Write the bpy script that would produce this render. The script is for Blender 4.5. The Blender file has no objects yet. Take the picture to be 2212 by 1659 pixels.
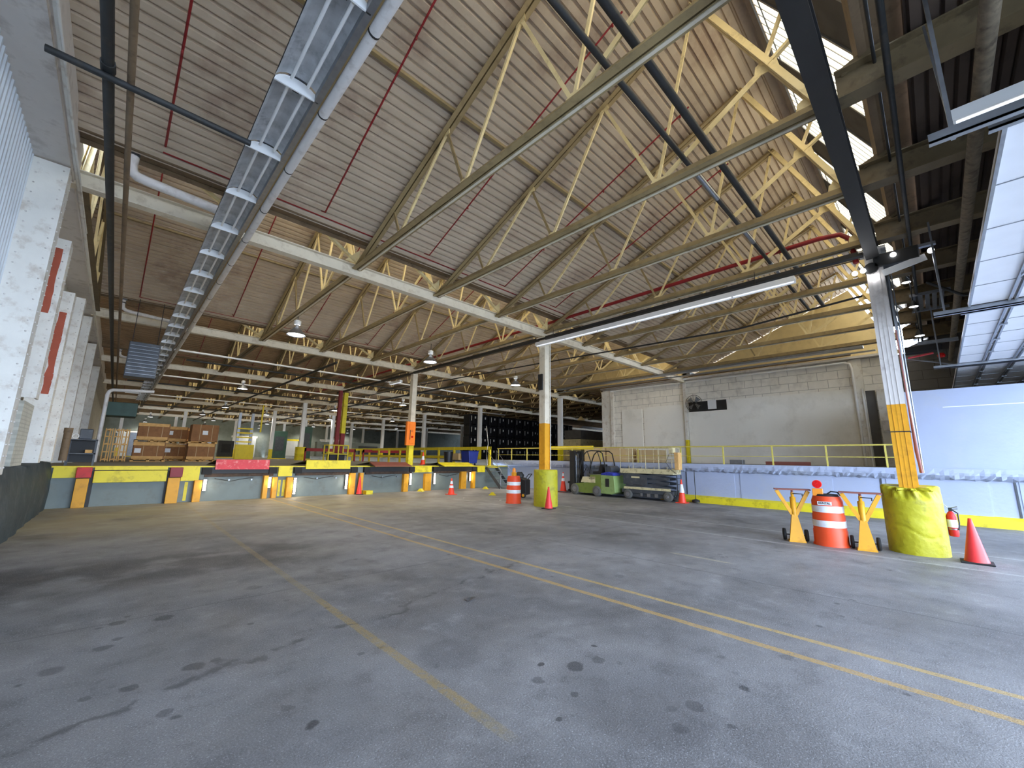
import bpy, math, random
from mathutils import Vector, Matrix
random.seed(7)
S = bpy.context.scene
COL = S.collection
PI = math.pi

# ------------------------------------------------------------------ camera, world, light, exposure
def set_camera():
    yaw, pitch, roll, f = .7672, .1821, .0157, 875.53
    fw = Vector((math.sin(yaw)*math.cos(pitch), math.cos(yaw)*math.cos(pitch), math.sin(pitch)))
    r = Vector((math.cos(yaw), -math.sin(yaw), 0)); u = r.cross(fw)
    c, s = math.cos(roll), math.sin(roll)
    r2 = r*c + u*s; u2 = u*c - r*s
    m = Matrix((( r2.x, u2.x, -fw.x, 0), (r2.y, u2.y, -fw.y, 0), (r2.z, u2.z, -fw.z, 1.65), (0, 0, 0, 1)))
    cam = bpy.data.cameras.new('camera'); o = bpy.data.objects.new('camera', cam); COL.objects.link(o)
    o.matrix_world = m
    cam.sensor_fit = 'HORIZONTAL'; cam.sensor_width = 36; cam.lens = f/2212*36
    cam.clip_start = .05; cam.clip_end = 300
    S.camera = o
set_camera()
W = bpy.data.worlds.new('sky'); S.world = W; W.use_nodes = True
bg = W.node_tree.nodes['Background']; bg.inputs[0].default_value = (.63, .77, 1, 1); bg.inputs[1].default_value = 24.0
def area(name, loc, target, sx, sy, power, color, portal=False):
    l = bpy.data.lights.new(name, 'AREA'); l.shape = 'RECTANGLE'; l.size = sx; l.size_y = sy
    l.energy = power; l.color = color
    o = bpy.data.objects.new(name, l); COL.objects.link(o); o.location = loc
    o.rotation_euler = (Vector(target)-Vector(loc)).to_track_quat('-Z', 'Y').to_euler()
    if portal: l.cycles.is_portal = True
    return o
DOOR_Y = -5.5
DOORS = ((-.9, 4.3), (5.0, 10.6), (11.4, 17.0))
for k, (a, b) in enumerate(DOORS):
    area('sky_portal', ((a+b)/2, DOOR_Y-.25, 2.2), ((a+b)/2, 5, 2.2), b-a, 4.4, 1, (1, 1, 1), True)
S.view_settings.view_transform = 'Standard'; S.view_settings.look = 'None'
S.view_settings.gamma = 1; S.view_settings.use_curve_mapping = False
S.view_settings.exposure = -0.18
S.cycles.use_denoising = True
S.cycles.max_bounces = 8; S.cycles.diffuse_bounces = 6

# ------------------------------------------------------------------ materials
def lin(c):
    return tuple(((v/255)/12.92 if v <= 10.3 else ((v/255+.055)/1.055)**2.4) for v in c)
def mat(name, rgb, rough=.7, metal=0, var=.12, scale=3, bump=0, bscale=40, dirt=None, dscale=2, damt=.5, emit=None, estr=0):
    m = bpy.data.materials.new(name); m.use_nodes = True; nt = m.node_tree; N = nt.nodes; L = nt.links
    b = N['Principled BSDF']; b.inputs['Roughness'].default_value = rough; b.inputs['Metallic'].default_value = metal
    c = lin(rgb)
    tc = N.new('ShaderNodeTexCoord'); co = tc.outputs['Object']
    n = N.new('ShaderNodeTexNoise'); n.inputs['Scale'].default_value = scale; n.inputs['Detail'].default_value = 6; L.new(co, n.inputs['Vector'])
    r = N.new('ShaderNodeValToRGB'); L.new(n.outputs[0], r.inputs[0])
    r.color_ramp.elements[0].position = .3; r.color_ramp.elements[1].position = .7
    r.color_ramp.elements[0].color = tuple(v*(1-var) for v in c)+(1,); r.color_ramp.elements[1].color = tuple(min(1, v*(1+var)) for v in c)+(1,)
    out = r.outputs[0]
    if dirt:
        n2 = N.new('ShaderNodeTexNoise'); n2.inputs['Scale'].default_value = dscale; n2.inputs['Detail'].default_value = 9; n2.inputs['Roughness'].default_value = .65; L.new(co, n2.inputs['Vector'])
        r2 = N.new('ShaderNodeValToRGB'); r2.color_ramp.elements[0].position = .52; r2.color_ramp.elements[1].position = .66; L.new(n2.outputs[0], r2.inputs[0])
        mu = N.new('ShaderNodeMath'); mu.operation = 'MULTIPLY'; mu.inputs[1].default_value = damt; L.new(r2.outputs[0], mu.inputs[0])
        mx = N.new('ShaderNodeMixRGB'); mx.inputs[2].default_value = lin(dirt)+(1,); L.new(out, mx.inputs[1]); L.new(mu.outputs[0], mx.inputs[0]); out = mx.outputs[0]
    L.new(out, b.inputs['Base Color'])
    if bump:
        n3 = N.new('ShaderNodeTexNoise'); n3.inputs['Scale'].default_value = bscale; n3.inputs['Detail'].default_value = 4; L.new(co, n3.inputs['Vector'])
        bp = N.new('ShaderNodeBump'); bp.inputs['Strength'].default_value = bump; bp.inputs['Distance'].default_value = .02; L.new(n3.outputs[0], bp.inputs['Height']); L.new(bp.outputs[0], b.inputs['Normal'])
    if emit:
        b.inputs['Emission Color'].default_value = lin(emit)+(1,); b.inputs['Emission Strength'].default_value = estr
    return m
M = {}
M['deck'] = mat('roof_deck_paint', (196, 179, 156), .75, var=.10, scale=1.2, dirt=(140, 112, 96), dscale=.9, damt=.5)
M['deckdim'] = mat('dim_brown_roof_deck', (156, 130, 100), .8, var=.15, scale=1.0, dirt=(84, 66, 50), dscale=.7, damt=.6)  # brown deck copy, dimness of the far bays put into its colour
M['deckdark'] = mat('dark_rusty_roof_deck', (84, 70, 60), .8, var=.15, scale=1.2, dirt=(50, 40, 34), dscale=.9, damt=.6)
M['cream'] = mat('cream_steel_paint', (232, 212, 158), .55, var=.08, scale=2, dirt=(140, 112, 70), dscale=3, damt=.45)
M['creamwall'] = mat('cream_gable_paint', (226, 204, 150), .8, var=.06, dirt=(170, 145, 100), dscale=.8, damt=.5)
M['brownsteel'] = mat('brown_cream_steel', (158, 138, 98), .55, var=.1, dirt=(90, 75, 55), dscale=4, damt=.4)
M['dimsteel'] = mat('dim_dirty_tan_steel', (120, 104, 76), .65, var=.15, dirt=(60, 50, 38), dscale=3, damt=.6)  # tan darkened for the unlit door-bay girders; far chords share it
M['palesteel'] = mat('pale_beam_paint', (222, 212, 190), .6, var=.06, dirt=(160, 140, 110), dscale=4, damt=.4)
M['black'] = mat('black_steel', (34, 34, 34), .55, var=.2)
M['darkpipe'] = mat('dark_pipe_paint', (42, 44, 45), .6, var=.25, dirt=(80, 72, 60), dscale=5, damt=.4)
M['brownpipe'] = mat('brown_pipe', (122, 102, 78), .7, var=.2, dirt=(60, 48, 34), dscale=6, damt=.5)
M['insul'] = mat('pipe_insulation', (120, 108, 90), .9, var=.25, scale=14, dirt=(60, 52, 42), dscale=8, damt=.6)
M['red'] = mat('red_pipe_paint', (142, 32, 34), .5, var=.15)
M['redpaint'] = mat('red_paint', (196, 34, 30), .5, var=.12, dirt=(110, 30, 24), dscale=5, damt=.5)
M['darkred'] = mat('dark_red_paint', (128, 22, 26), .5, var=.12)
M['pink'] = mat('worn_pink_red_paint', (206, 66, 74), .6, var=.1, dirt=(232, 170, 165), dscale=7, damt=.6)
M['wall'] = mat('white_wall_paint', (242, 240, 232), .75, var=.02, scale=1, dirt=(200, 196, 184), dscale=.9, damt=.3, bump=.15, bscale=8)
M['wallblue'] = mat('pale_wall_paint', (168, 177, 200), .7, var=.04, scale=1, dirt=(176, 180, 188), dscale=1.2, damt=.45, bump=.25, bscale=9)
M['wallwhite'] = mat('white_steel_paint', (228, 225, 216), .6, var=.05, dirt=(178, 160, 140), dscale=4, damt=.55, bump=.15, bscale=18)
M['greysteel'] = mat('warm_grey_steel_paint', (212, 206, 200), .6, var=.05, dirt=(120, 108, 98), dscale=3, damt=.4)
M['sheet'] = mat('white_corrugated_sheet', (214, 220, 224), .45, var=.04, dirt=(180, 184, 186), dscale=1, damt=.4)
M['doorpanel'] = mat('white_door_panel', (224, 226, 232), .35, var=.03)
M['galv'] = mat('galvanised_steel', (150, 154, 160), .35, metal=.8, var=.12, scale=9)
M['zinc'] = mat('dull_reflector_metal', (186, 188, 190), .6, metal=.15, var=.2, scale=5, dirt=(90, 94, 98), dscale=4, damt=.5)
M['white'] = mat('white_enamel', (236, 236, 234), .4, var=.04)
M['pvc'] = mat('white_pvc', (226, 222, 218), .4, var=.04, dirt=(150, 132, 120), dscale=5, damt=.35)
M['plinth'] = mat('dark_teal_grey_paint', (46, 62, 68), .6, var=.2, scale=2, dirt=(92, 100, 104), dscale=3, damt=.45, bump=.5, bscale=7)
M['dockgrey'] = mat('grey_dock_paint', (126, 134, 132), .6, var=.08, dirt=(88, 92, 90), dscale=2.2, damt=.5, bump=.12)
M['pit'] = mat('pit_wall_paint', (116, 126, 122), .55, var=.07, dirt=(104, 104, 96), dscale=2.4, damt=.5)
M['dockyellow'] = mat('dock_yellow_paint', (226, 208, 38), .5, var=.06, dirt=(150, 128, 30), dscale=4, damt=.5)
M['orangeyellow'] = mat('orange_yellow_paint', (222, 158, 26), .5, var=.06, dirt=(160, 108, 24), dscale=4, damt=.4)
M['drumyellow'] = mat('drum_yellow_paint', (178, 171, 26), .6, var=.10, scale=3, dirt=(120, 112, 40), dscale=3.2, damt=.6, bump=1, bscale=6)
M['railyellow'] = mat('rail_yellow_paint', (222, 200, 40), .5, var=.06, dirt=(168, 140, 40), dscale=6, damt=.3)
M['thinrail'] = mat('faded_yellow_paint', (206, 190, 92), .55, var=.08)
M['coneorange'] = mat('cone_orange_plastic', (240, 66, 36), .45, var=.05)
M['conered'] = mat('faded_red_cone_plastic', (232, 58, 56), .5, var=.06)
M['barrel'] = mat('orange_barrel_plastic', (232, 78, 34), .5, var=.06, dirt=(190, 60, 50), dscale=4, damt=.3)
M['reflect'] = mat('white_reflective_band', (232, 234, 238), .35, var=.04, dirt=(180, 182, 188), dscale=9, damt=.3)
M['rubber'] = mat('black_rubber', (30, 30, 31), .8, var=.2)
M['tyregrey'] = mat('dusty_tyre', (92, 92, 88), .85, var=.15)
M['card'] = mat('brown_cardboard', (146, 102, 64), .85, var=.08, scale=5, dirt=(110, 74, 46), dscale=3, damt=.4)
M['cardlight'] = mat('light_cardboard', (196, 172, 132), .85, var=.06)
M['wood'] = mat('pallet_wood', (214, 168, 104), .8, var=.12, scale=9)
M['paper'] = mat('white_paper', (232, 234, 234), .8, var=.02)
M['green'] = mat('forklift_green_paint', (112, 128, 54), .45, var=.08, dirt=(66, 74, 40), dscale=3, damt=.55)
M['palegreen'] = mat('forklift_pale_green_paint', (140, 164, 100), .45, var=.08, dirt=(90, 108, 66), dscale=4, damt=.45)
M['liftcream'] = mat('lift_cream_paint', (214, 202, 158), .5, var=.08, dirt=(110, 92, 64), dscale=5, damt=.7)
M['liftgrey'] = mat('dark_grey_machine_paint', (66, 70, 76), .45, var=.15, dirt=(110, 112, 112), dscale=5, damt=.35)
M['bluecloth'] = mat('blue_cloth', (40, 52, 150), .8, var=.3, scale=14)
M['bluebin'] = mat('blue_plastic', (30, 48, 128), .4, var=.1)
M['navy'] = mat('dark_navy_plastic', (20, 22, 34), .5, var=.1)
M['crate'] = mat('black_plastic', (20, 21, 25), .45, var=.2)
M['orangebox'] = mat('orange_enamel', (244, 128, 24), .4, var=.04)
M['amber'] = mat('amber_plastic', (240, 150, 50), .3, var=.03)
M['redlens'] = mat('red_lens', (214, 24, 22), .2, var=.2, scale=30)
M['machgreen'] = mat('dark_green_machine_paint', (54, 84, 72), .5, var=.15)
M['backwall'] = mat('grey_green_wall', (132, 140, 134), .8, var=.08, dirt=(84, 92, 86), dscale=.4, damt=.6)
M['darkwall'] = mat('dark_block_wall', (92, 90, 88), .85, var=.12, dirt=(60, 58, 56), dscale=1, damt=.5)
M['blockwall'] = None
M['ground'] = mat('outside_concrete', (190, 190, 188), .9, var=.05)
M['tube'] = mat('lit_tube', (240, 244, 255), .3, emit=(236, 242, 255), estr=1.1)
M['lampglow'] = mat('lamp_glow', (255, 255, 255), .3, emit=(246, 248, 255), estr=14)
M['led'] = mat('dock_led_strip', (255, 250, 244), .3, emit=(255, 240, 222), estr=9)
M['chip'] = mat('peeled_red_primer', (168, 84, 62), .8, var=.15)
M['brownrust'] = mat('rusty_dirty_steel', (74, 58, 46), .8, var=.3, scale=8, dirt=(34, 30, 28), dscale=6, damt=.7)
M['bronze'] = mat('reddish_brown_steel', (126, 70, 58), .6, var=.1)

def window_mat():
    m = bpy.data.materials.new('daylit_ribbed_pane'); m.use_nodes = True; nt = m.node_tree; N = nt.nodes; L = nt.links
    b = N['Principled BSDF']; b.inputs['Base Color'].default_value = (.9, .9, .85, 1); b.inputs['Roughness'].default_value = .4
    tc = N.new('ShaderNodeTexCoord'); n = N.new('ShaderNodeTexNoise'); n.inputs['Scale'].default_value = 3; L.new(tc.outputs['Object'], n.inputs['Vector'])
    r = N.new('ShaderNodeValToRGB'); r.color_ramp.elements[0].color = (1, .88, .62, 1); r.color_ramp.elements[1].color = (1, .93, .74, 1); L.new(n.outputs[0], r.inputs[0])
    L.new(r.outputs[0], b.inputs['Emission Color']); b.inputs['Emission Strength'].default_value = 4.2
    return m
M['pane'] = window_mat()

def block_mat(name, rgb, bw=.8, bh=.4, dark=.72, amt=1):
    m = mat(name, rgb, .8, var=.05, dirt=tuple(int(v*.82) for v in rgb), dscale=1.6, damt=.5, bump=.0)
    nt = m.node_tree; N = nt.nodes; L = nt.links; b = N['Principled BSDF']
    src = b.inputs['Base Color'].links[0].from_socket
    tc = N.new('ShaderNodeTexCoord'); sp = N.new('ShaderNodeSeparateXYZ'); L.new(tc.outputs['Object'], sp.inputs[0])
    cb = N.new('ShaderNodeCombineXYZ'); L.new(sp.outputs['Y'], cb.inputs[0]); L.new(sp.outputs['Z'], cb.inputs[1])
    br = N.new('ShaderNodeTexBrick'); br.inputs['Scale'].default_value = 1; br.inputs['Brick Width'].default_value = bw; br.inputs['Row Height'].default_value = bh
    br.inputs['Mortar Size'].default_value = .012; br.inputs['Color1'].default_value = (1, 1, 1, 1); br.inputs['Color2'].default_value = (.95, .95, .95, 1); br.inputs['Mortar'].default_value = (dark,)*3+(1,)
    L.new(cb.outputs[0], br.inputs['Vector'])
    mx = N.new('ShaderNodeMixRGB'); mx.blend_type = 'MULTIPLY'; mx.inputs[0].default_value = 1; L.new(src, mx.inputs[1]); L.new(br.outputs[0], mx.inputs[2]); L.new(mx.outputs[0], b.inputs['Base Color'])
    bp = N.new('ShaderNodeBump'); bp.inputs['Strength'].default_value = .6; bp.inputs['Distance'].default_value = .015; L.new(br.outputs[0], bp.inputs['Height']); L.new(bp.outputs[0], b.inputs['Normal'])
    return m
M['blockwall'] = block_mat('white_painted_block', (238, 234, 224), dark=.55)
M['greyblock'] = block_mat('grey_block', (120, 118, 116), dark=.55)
M['brick'] = block_mat('pale_brick', (196, 196, 184), .22, .075, .8)

def floor_mat():
    m = bpy.data.materials.new('worn_asphalt_floor'); m.use_nodes = True; nt = m.node_tree; N = nt.nodes; L = nt.links
    b = N['Principled BSDF']
    geo = N.new('ShaderNodeNewGeometry'); P = geo.outputs['Position']
    def noise(scale, detail=5, rough=.55, vec=None, dist=0):
        n = N.new('ShaderNodeTexNoise'); n.inputs['Scale'].default_value = scale; n.inputs['Detail'].default_value = detail; n.inputs['Roughness'].default_value = rough; n.inputs['Distortion'].default_value = dist
        L.new(vec or P, n.inputs['Vector']); return n.outputs[0]
    def rng(v, a, c_, lo=0, hi=1):
        r = N.new('ShaderNodeMapRange'); r.interpolation_type = 'SMOOTHSTEP'; r.inputs[1].default_value = a; r.inputs[2].default_value = c_; r.inputs[3].default_value = lo; r.inputs[4].default_value = hi; L.new(v, r.inputs[0]); return r.outputs[0]
    def math_(op, a, c_):
        k = N.new('ShaderNodeMath'); k.operation = op
        for i, v in enumerate((a, c_)):
            if v is None: continue
            if isinstance(v, (int, float)): k.inputs[i].default_value = v
            else: L.new(v, k.inputs[i])
        return k.outputs[0]
    def mix(fac, a, c_):
        k = N.new('ShaderNodeMixRGB')
        if isinstance(fac, (int, float)): k.inputs[0].default_value = fac
        else: L.new(fac, k.inputs[0])
        for i, v in ((1, a), (2, c_)):
            if isinstance(v, tuple): k.inputs[i].default_value = lin(v)+(1,)
            else: L.new(v, k.inputs[i])
        return k.outputs[0]
    sp = N.new('ShaderNodeSeparateXYZ'); L.new(P, sp.inputs[0]); X, Y = sp.outputs['X'], sp.outputs['Y']
    col = mix(rng(noise(.35, 6), .35, .68), (112, 111, 112), (146, 145, 146))
    md = noise(2.6, 8, .7); col = mix(rng(md, .52, .72, 0, .45), col, (168, 167, 168)); col = mix(rng(md, .50, .34, 0, .40), col, (84, 83, 84))
    # tan dust near the dock, part of it yellow light painted in
    tan = math_('MULTIPLY', rng(Y, 9.5, 14.5), rng(X, 13, 6))
    tan = math_('MULTIPLY', tan, rng(noise(.5, 5), .3, .6, .45, 1))
    col = mix(math_('MULTIPLY', tan, .75), col, (158, 147, 112))
    # soft dark stains
    st = rng(noise(.55, 7, .6, dist=.4), .54, .70)
    col = mix(math_('MULTIPLY', st, .55), col, (70, 68, 68))
    band = math_('MULTIPLY', math_('MULTIPLY', rng(Y, 6.8, 7.6), rng(Y, 9.6, 8.7)), rng(X, 3.6, 2.2))
    band = math_('MULTIPLY', band, rng(noise(1.1, 5), .32, .55))
    col = mix(math_('MULTIPLY', band, .75), col, (58, 56, 56))
    # aggregate speckle
    sk = noise(80, 6, .8)
    col = mix(rng(sk, .54, .66, 0, .75), col, (206, 207, 212))
    col = mix(rng(sk, .46, .34, 0, .6), col, (62, 62, 64))
    # oil spots
    dn = N.new('ShaderNodeTexNoise'); dn.inputs['Scale'].default_value = 9; dn.inputs['Detail'].default_value = 3; L.new(P, dn.inputs['Vector'])
    va = N.new('ShaderNodeVectorMath'); va.operation = 'MULTIPLY_ADD'; L.new(dn.outputs['Color'], va.inputs[0]); va.inputs[1].default_value = (.09, .09, 0); va.inputs[2].default_value = (-.045, -.045, 0)
    vs = N.new('ShaderNodeVectorMath'); vs.operation = 'ADD'; L.new(P, vs.inputs[0]); L.new(va.outputs[0], vs.inputs[1])
    acc = None
    for (x, y, r, s) in ((1.12, 2.90, .075, .8), (2.93, 2.24, .12, .75), (3.16, 2.19, .10, .6), (2.55, 2.30, .07, .5), (.69, 4.27, .12, .7), (.83, 4.30, .07, .6), (.31, 4.20, .08, .65),
                         (.09, 4.22, .06, .5), (3.10, 1.36, .10, .6), (2.79, 1.32, .10, .55), (2.95, 1.45, .07, .5), (1.20, 4.93, .05, .6), (.60, 5.67, .12, .6), (.26, 5.81, .10, .55), (.16, 5.17, .10, .5),
                         (.26, 5.33, .07, .5), (1.06, 3.20, .06, .5), (.47, 3.67, .08, .45), (3.25, 2.02, .06, .5), (4.42, 1.11, .09, .4), (-.11, 4.9, .12, .45), (2.1, 3.0, .06, .4), (1.75, 3.6, .05, .4), (3.4, 1.7, .09, .45), (4.0, 1.5, .05, .4), (1.5, 6.2, .14, .35), (3.0, 6.6, .3, .3), (5.5, 3.4, .12, .3), (3.0, 1.75, .75, .28), (.5, 4.5, .7, .2), (1.15, 3.0, .6, .22), (2.3, 3.1, .35, .25), (2.75, 2.45, .05, .8), (3.35, 2.35, .04, .8), (2.6, 2.0, .05, .7), (3.6, 1.2, .06, .7), (2.3, 1.9, .04, .7), (3.05, 1.1, .05, .6)):
        r = r*.78 if r < .2 else r
        d = N.new('ShaderNodeVectorMath'); d.operation = 'DISTANCE'; L.new(vs.outputs[0], d.inputs[0]); d.inputs[1].default_value = (x, y, 0)
        v = rng(d.outputs['Value'], r*1.0, r*.6, 0, s*.95)
        acc = v if acc is None else math_('MAXIMUM', acc, v)
    col = mix(acc, col, (46, 46, 50))
    # rough patched crack running across
    wn = noise(1.3, 6)
    yy = math_('ADD', Y, math_('MULTIPLY', wn, -1.2))
    cr = math_('ABSOLUTE', math_('SUBTRACT', yy, math_('ADD', math_('MULTIPLY', X, .22), 3.25)), None)
    crk = math_('MULTIPLY', math_('MULTIPLY', rng(cr, .075, .01), rng(noise(4, 4), .42, .56)), rng(X, 5.6, 4.6))
    col = mix(math_('MULTIPLY', crk, .65), col, (66, 66, 68))
    # scattered small drips
    vo = N.new('ShaderNodeTexVoronoi'); vo.inputs['Scale'].default_value = 2.6; L.new(vs.outputs[0], vo.inputs['Vector'])
    dm = math_('MULTIPLY', rng(vo.outputs['Distance'], .115, .05), math_('MULTIPLY', rng(noise(.8, 3), .46, .56), rng(Y, 9, 6)))
    col = mix(math_('MULTIPLY', dm, .6), col, (58, 58, 62))
    # slab joints
    jx = rng(math_('ABSOLUTE', math_('SUBTRACT', math_('ADD', X, math_('MULTIPLY', noise(2, 4), .10)), 6.78), None), .022, .006)
    col = mix(math_('MULTIPLY', jx, .5), col, (70, 70, 74))
    jy = rng(math_('ABSOLUTE', math_('SUBTRACT', math_('ADD', Y, math_('MULTIPLY', noise(2.2, 4), .12)), 5.9), None), .02, .006)
    col = mix(math_('MULTIPLY', jy, .4), col, (70, 70, 74))
    # painted lines, worn
    def line_x(x0, w, ya, yb, colr, amt, wear=.5):
        nonlocal col
        a = math_('ABSOLUTE', math_('SUBTRACT', math_('ADD', X, math_('MULTIPLY', noise(3, 2), .03)), x0+.015), None)
        v = rng(a, w*.5+.008, w*.5-.008)
        v = math_('MULTIPLY', v, math_('MULTIPLY', rng(Y, ya-.1, ya+.1), rng(Y, yb+.1, yb-.1)))
        v = math_('MULTIPLY', v, rng(noise(22, 6, .75), wear-.2, wear+.08))
        col = mix(math_('MULTIPLY', v, amt), col, colr)
    line_x(1.95, .09, 2.0, 18, (160, 140, 86), .4, .50)
    line_x(1.95, .08, 2.3, 5.2, (180, 146, 66), .3, .50)
    line_x(4.52, .085, -4, 18, (196, 160, 92), .75, .46)
    line_x(4.98, .075, -4, 18, (200, 168, 100), .75, .46)
    line_x(10.25, .09, -4, 14, (196, 198, 200), .5, .52)
    line_x(11.95, .08, -4, 12, (196, 198, 200), .55, .5)
    line_x(7.6, .08, 2.6, 3.6, (190, 180, 150), .6, .5)
    L.new(col, b.inputs['Base Color'])
    b.inputs['Roughness'].default_value = .62
    rr = rng(noise(1.5, 5), .3, .7, .48, .74); L.new(rr, b.inputs['Roughness'])
    bp = N.new('ShaderNodeBump'); bp.inputs['Strength'].default_value = .8; bp.inputs['Distance'].default_value = .008
    L.new(noise(70, 5, .7), bp.inputs['Height']); L.new(bp.outputs[0], b.inputs['Normal'])
    return m
M['floor'] = floor_mat()
M['dockfloor'] = mat('dock_concrete', (128, 124, 112), .7, var=.1, scale=.6, dirt=(92, 88, 80), dscale=.7, damt=.5)

# ------------------------------------------------------------------ geometry helper
class MB:
    def __init__(s): s.v = []; s.f = []; s.sm = []
    def add(s, vs, fs, smooth=False):
        o = len(s.v); s.v += [tuple(v) for v in vs]; s.f += [tuple(i+o for i in f) for f in fs]; s.sm += [smooth]*len(fs); return s
    def box(s, x0, x1, y0, y1, z0, z1):
        v = [(x, y, z) for z in (z0, z1) for y in (y0, y1) for x in (x0, x1)]
        return s.add(v, [(0, 2, 3, 1), (4, 5, 7, 6), (0, 1, 5, 4), (2, 6, 7, 3), (0, 4, 6, 2), (1, 3, 7, 5)])
    def cbox(s, cx, cy, cz, w, d, h): return s.box(cx-w/2, cx+w/2, cy-d/2, cy+d/2, cz-h/2, cz+h/2)
    def bar(s, p, q, w, h, up=(0, 0, 1)):
        p, q = Vector(p), Vector(q); d = (q-p).normalized(); up = Vector(up)
        if abs(d.dot(up)) > .98: up = Vector((1, 0, 0))
        a = d.cross(up).normalized(); b = a.cross(d).normalized()
        v = [r + a*(sx*w/2) + b*(sy*h/2) for r in (p, q) for sx, sy in ((-1, -1), (1, -1), (1, 1), (-1, 1))]
        return s.add(v, [(3, 2, 1, 0), (4, 5, 6, 7), (0, 1, 5, 4), (1, 2, 6, 5), (2, 3, 7, 6), (3, 0, 4, 7)])
    def tube(s, pts, r, n=10, cap=True):
        pts = [Vector(p) for p in pts]; rings = []; up = None
        for i, p in enumerate(pts):
            if i == 0: d = pts[1]-p
            elif i == len(pts)-1: d = p-pts[i-1]
            else: d = (pts[i+1]-p).normalized()+(p-pts[i-1]).normalized()
            d.normalize()
            if up is None:
                up = Vector((0, 0, 1)) if abs(d.z) < .9 else Vector((1, 0, 0))
            a = d.cross(up); a.normalize(); b = a.cross(d).normalized(); up = b
            rr = r[i] if isinstance(r, (list, tuple)) else r
            rings.append([p + (a*math.cos(t) + b*math.sin(t))*rr for t in [2*PI*k/n for k in range(n)]])
        v = [q for R_ in rings for q in R_]; f = []
        for i in range(len(pts)-1):
            for k in range(n): f.append((i*n+k, i*n+(k+1) % n, (i+1)*n+(k+1) % n, (i+1)*n+k))
        s.add(v, f, True)
        if cap:
            s.add(rings[0], [tuple(range(n))[::-1]]); s.add(rings[-1], [tuple(range(n))])
        return s
    def lathe(s, prof, c=(0, 0, 0), n=24, axis='z', cap=True):
        v = []
        for (r, h) in prof:
            for k in range(n):
                t = 2*PI*k/n; a, b = r*math.cos(t), r*math.sin(t)
                q = (a, b, h) if axis == 'z' else ((h, a, b) if axis == 'x' else (a, h, b))
                v.append((q[0]+c[0], q[1]+c[1], q[2]+c[2]))
        f = []
        for i in range(len(prof)-1):
            for k in range(n): f.append((i*n+k, i*n+(k+1) % n, (i+1)*n+(k+1) % n, (i+1)*n+k))
        if axis == 'y': f = [q[::-1] for q in f]
        s.add(v, f, True)
        if cap:
            m = len(prof)-1
            s.add(v[:n], [tuple(range(n))[::-1]]); s.add(v[m*n:], [tuple(range(n))])
        return s
    def prism(s, poly, a, b, axis='x'):
        def pt(p, h): return (h, p[0], p[1]) if axis == 'x' else ((p[0], h, p[1]) if axis == 'y' else (p[0], p[1], h))
        n = len(poly); v = [pt(p, a) for p in poly]+[pt(p, b) for p in poly]
        f = [tuple(range(n))[::-1], tuple(range(n, 2*n))]+[(i, (i+1) % n, n+(i+1) % n, n+i) for i in range(n)]
        return s.add(v, f)
    def strip(s, prof, a, b, axis='x'):   # open profile extruded
        def pt(p, h): return (h, p[0], p[1]) if axis == 'x' else (p[0], h, p[1])
        n = len(prof); v = [pt(p, a) for p in prof]+[pt(p, b) for p in prof]
        return s.add(v, [(i, i+1, n+i+1, n+i) for i in range(n-1)])
    def mesh(s, name):
        me = bpy.data.meshes.new(name); me.from_pydata(s.v, [], s.f); me.polygons.foreach_set('use_smooth', s.sm); me.update()
        return me
def obj(name, mb, m, parent=None, bevel=0):
    me = mb.mesh(name) if isinstance(mb, MB) else mb
    if isinstance(mb, MB): me.materials.append(M[m] if isinstance(m, str) else m)
    o = bpy.data.objects.new(name, me); COL.objects.link(o)
    if parent: o.parent = parent
    if bevel:
        bv = o.modifiers.new('bevel', 'BEVEL'); bv.width = bevel; bv.segments = 2; bv.limit_method = 'ANGLE'
    return o
def tag(o, label, cat, group=None):
    o['label'] = label; o['category'] = cat
    if group: o['group'] = group
    return o
def thing(name, label, cat, loc=(0, 0, 0), rz=0, group=None):
    o = bpy.data.objects.new(name, None); COL.objects.link(o); o.location = loc; o.rotation_euler = (0, 0, rz); o.empty_display_size = .2
    return tag(o, label, cat, group)
def struct(name, mb, m, parent=None, bevel=0):
    o = obj(name, mb, m, parent, bevel); o['kind'] = 'structure'; return o
def dup(root, loc, rz=None, label=None, group=None, scale=None):
    def cp(o, par):
        c = o.copy(); COL.objects.link(c)
        if par: c.parent = par
        for ch in list(o.children): cp(ch, c)
        return c
    r = cp(root, None); r.location = loc
    if rz is not None: r.rotation_euler = (0, 0, rz)
    if scale: r.scale = scale
    if label: r['label'] = label
    if group: r['group'] = group
    return r
def text_mesh(txt, size, m, name, parent, loc, rot, ext=.002, sx=1):
    cu = bpy.data.curves.new('t', 'FONT'); cu.body = txt; cu.size = size; cu.extrude = ext; cu.align_x = 'CENTER'; cu.align_y = 'CENTER'
    o = bpy.data.objects.new('t', cu); COL.objects.link(o)
    bpy.context.view_layer.update()
    me = bpy.data.meshes.new_from_object(o.evaluated_get(bpy.context.evaluated_depsgraph_get()))
    bpy.data.objects.remove(o)
    me.materials.clear(); me.materials.append(M[m])
    q = bpy.data.objects.new(name, me); COL.objects.link(q); q.location = loc; q.rotation_euler = rot; q.scale = (sx, 1, 1)
    if parent: q.parent = parent
    return q

# ------------------------------------------------------------------ grid of the building
ROW = [.45 + 9.55*k for k in range(-1, 10)]      # ROW[1] = .45 is the nearest column row
BAY = 9.55
XT = [1.43, 3.9, 6.37, 8.85, 11.35, 13.82, 16.3, 18.8, 21.3]     # trusses between wall and right wall
PEAK = (1.61, 9.67)
FARX = 62
def zt(y):       # top chord height at y inside a bay (y measured from the near row)
    return 6.4 + .41*(BAY+.05-y)

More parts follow.
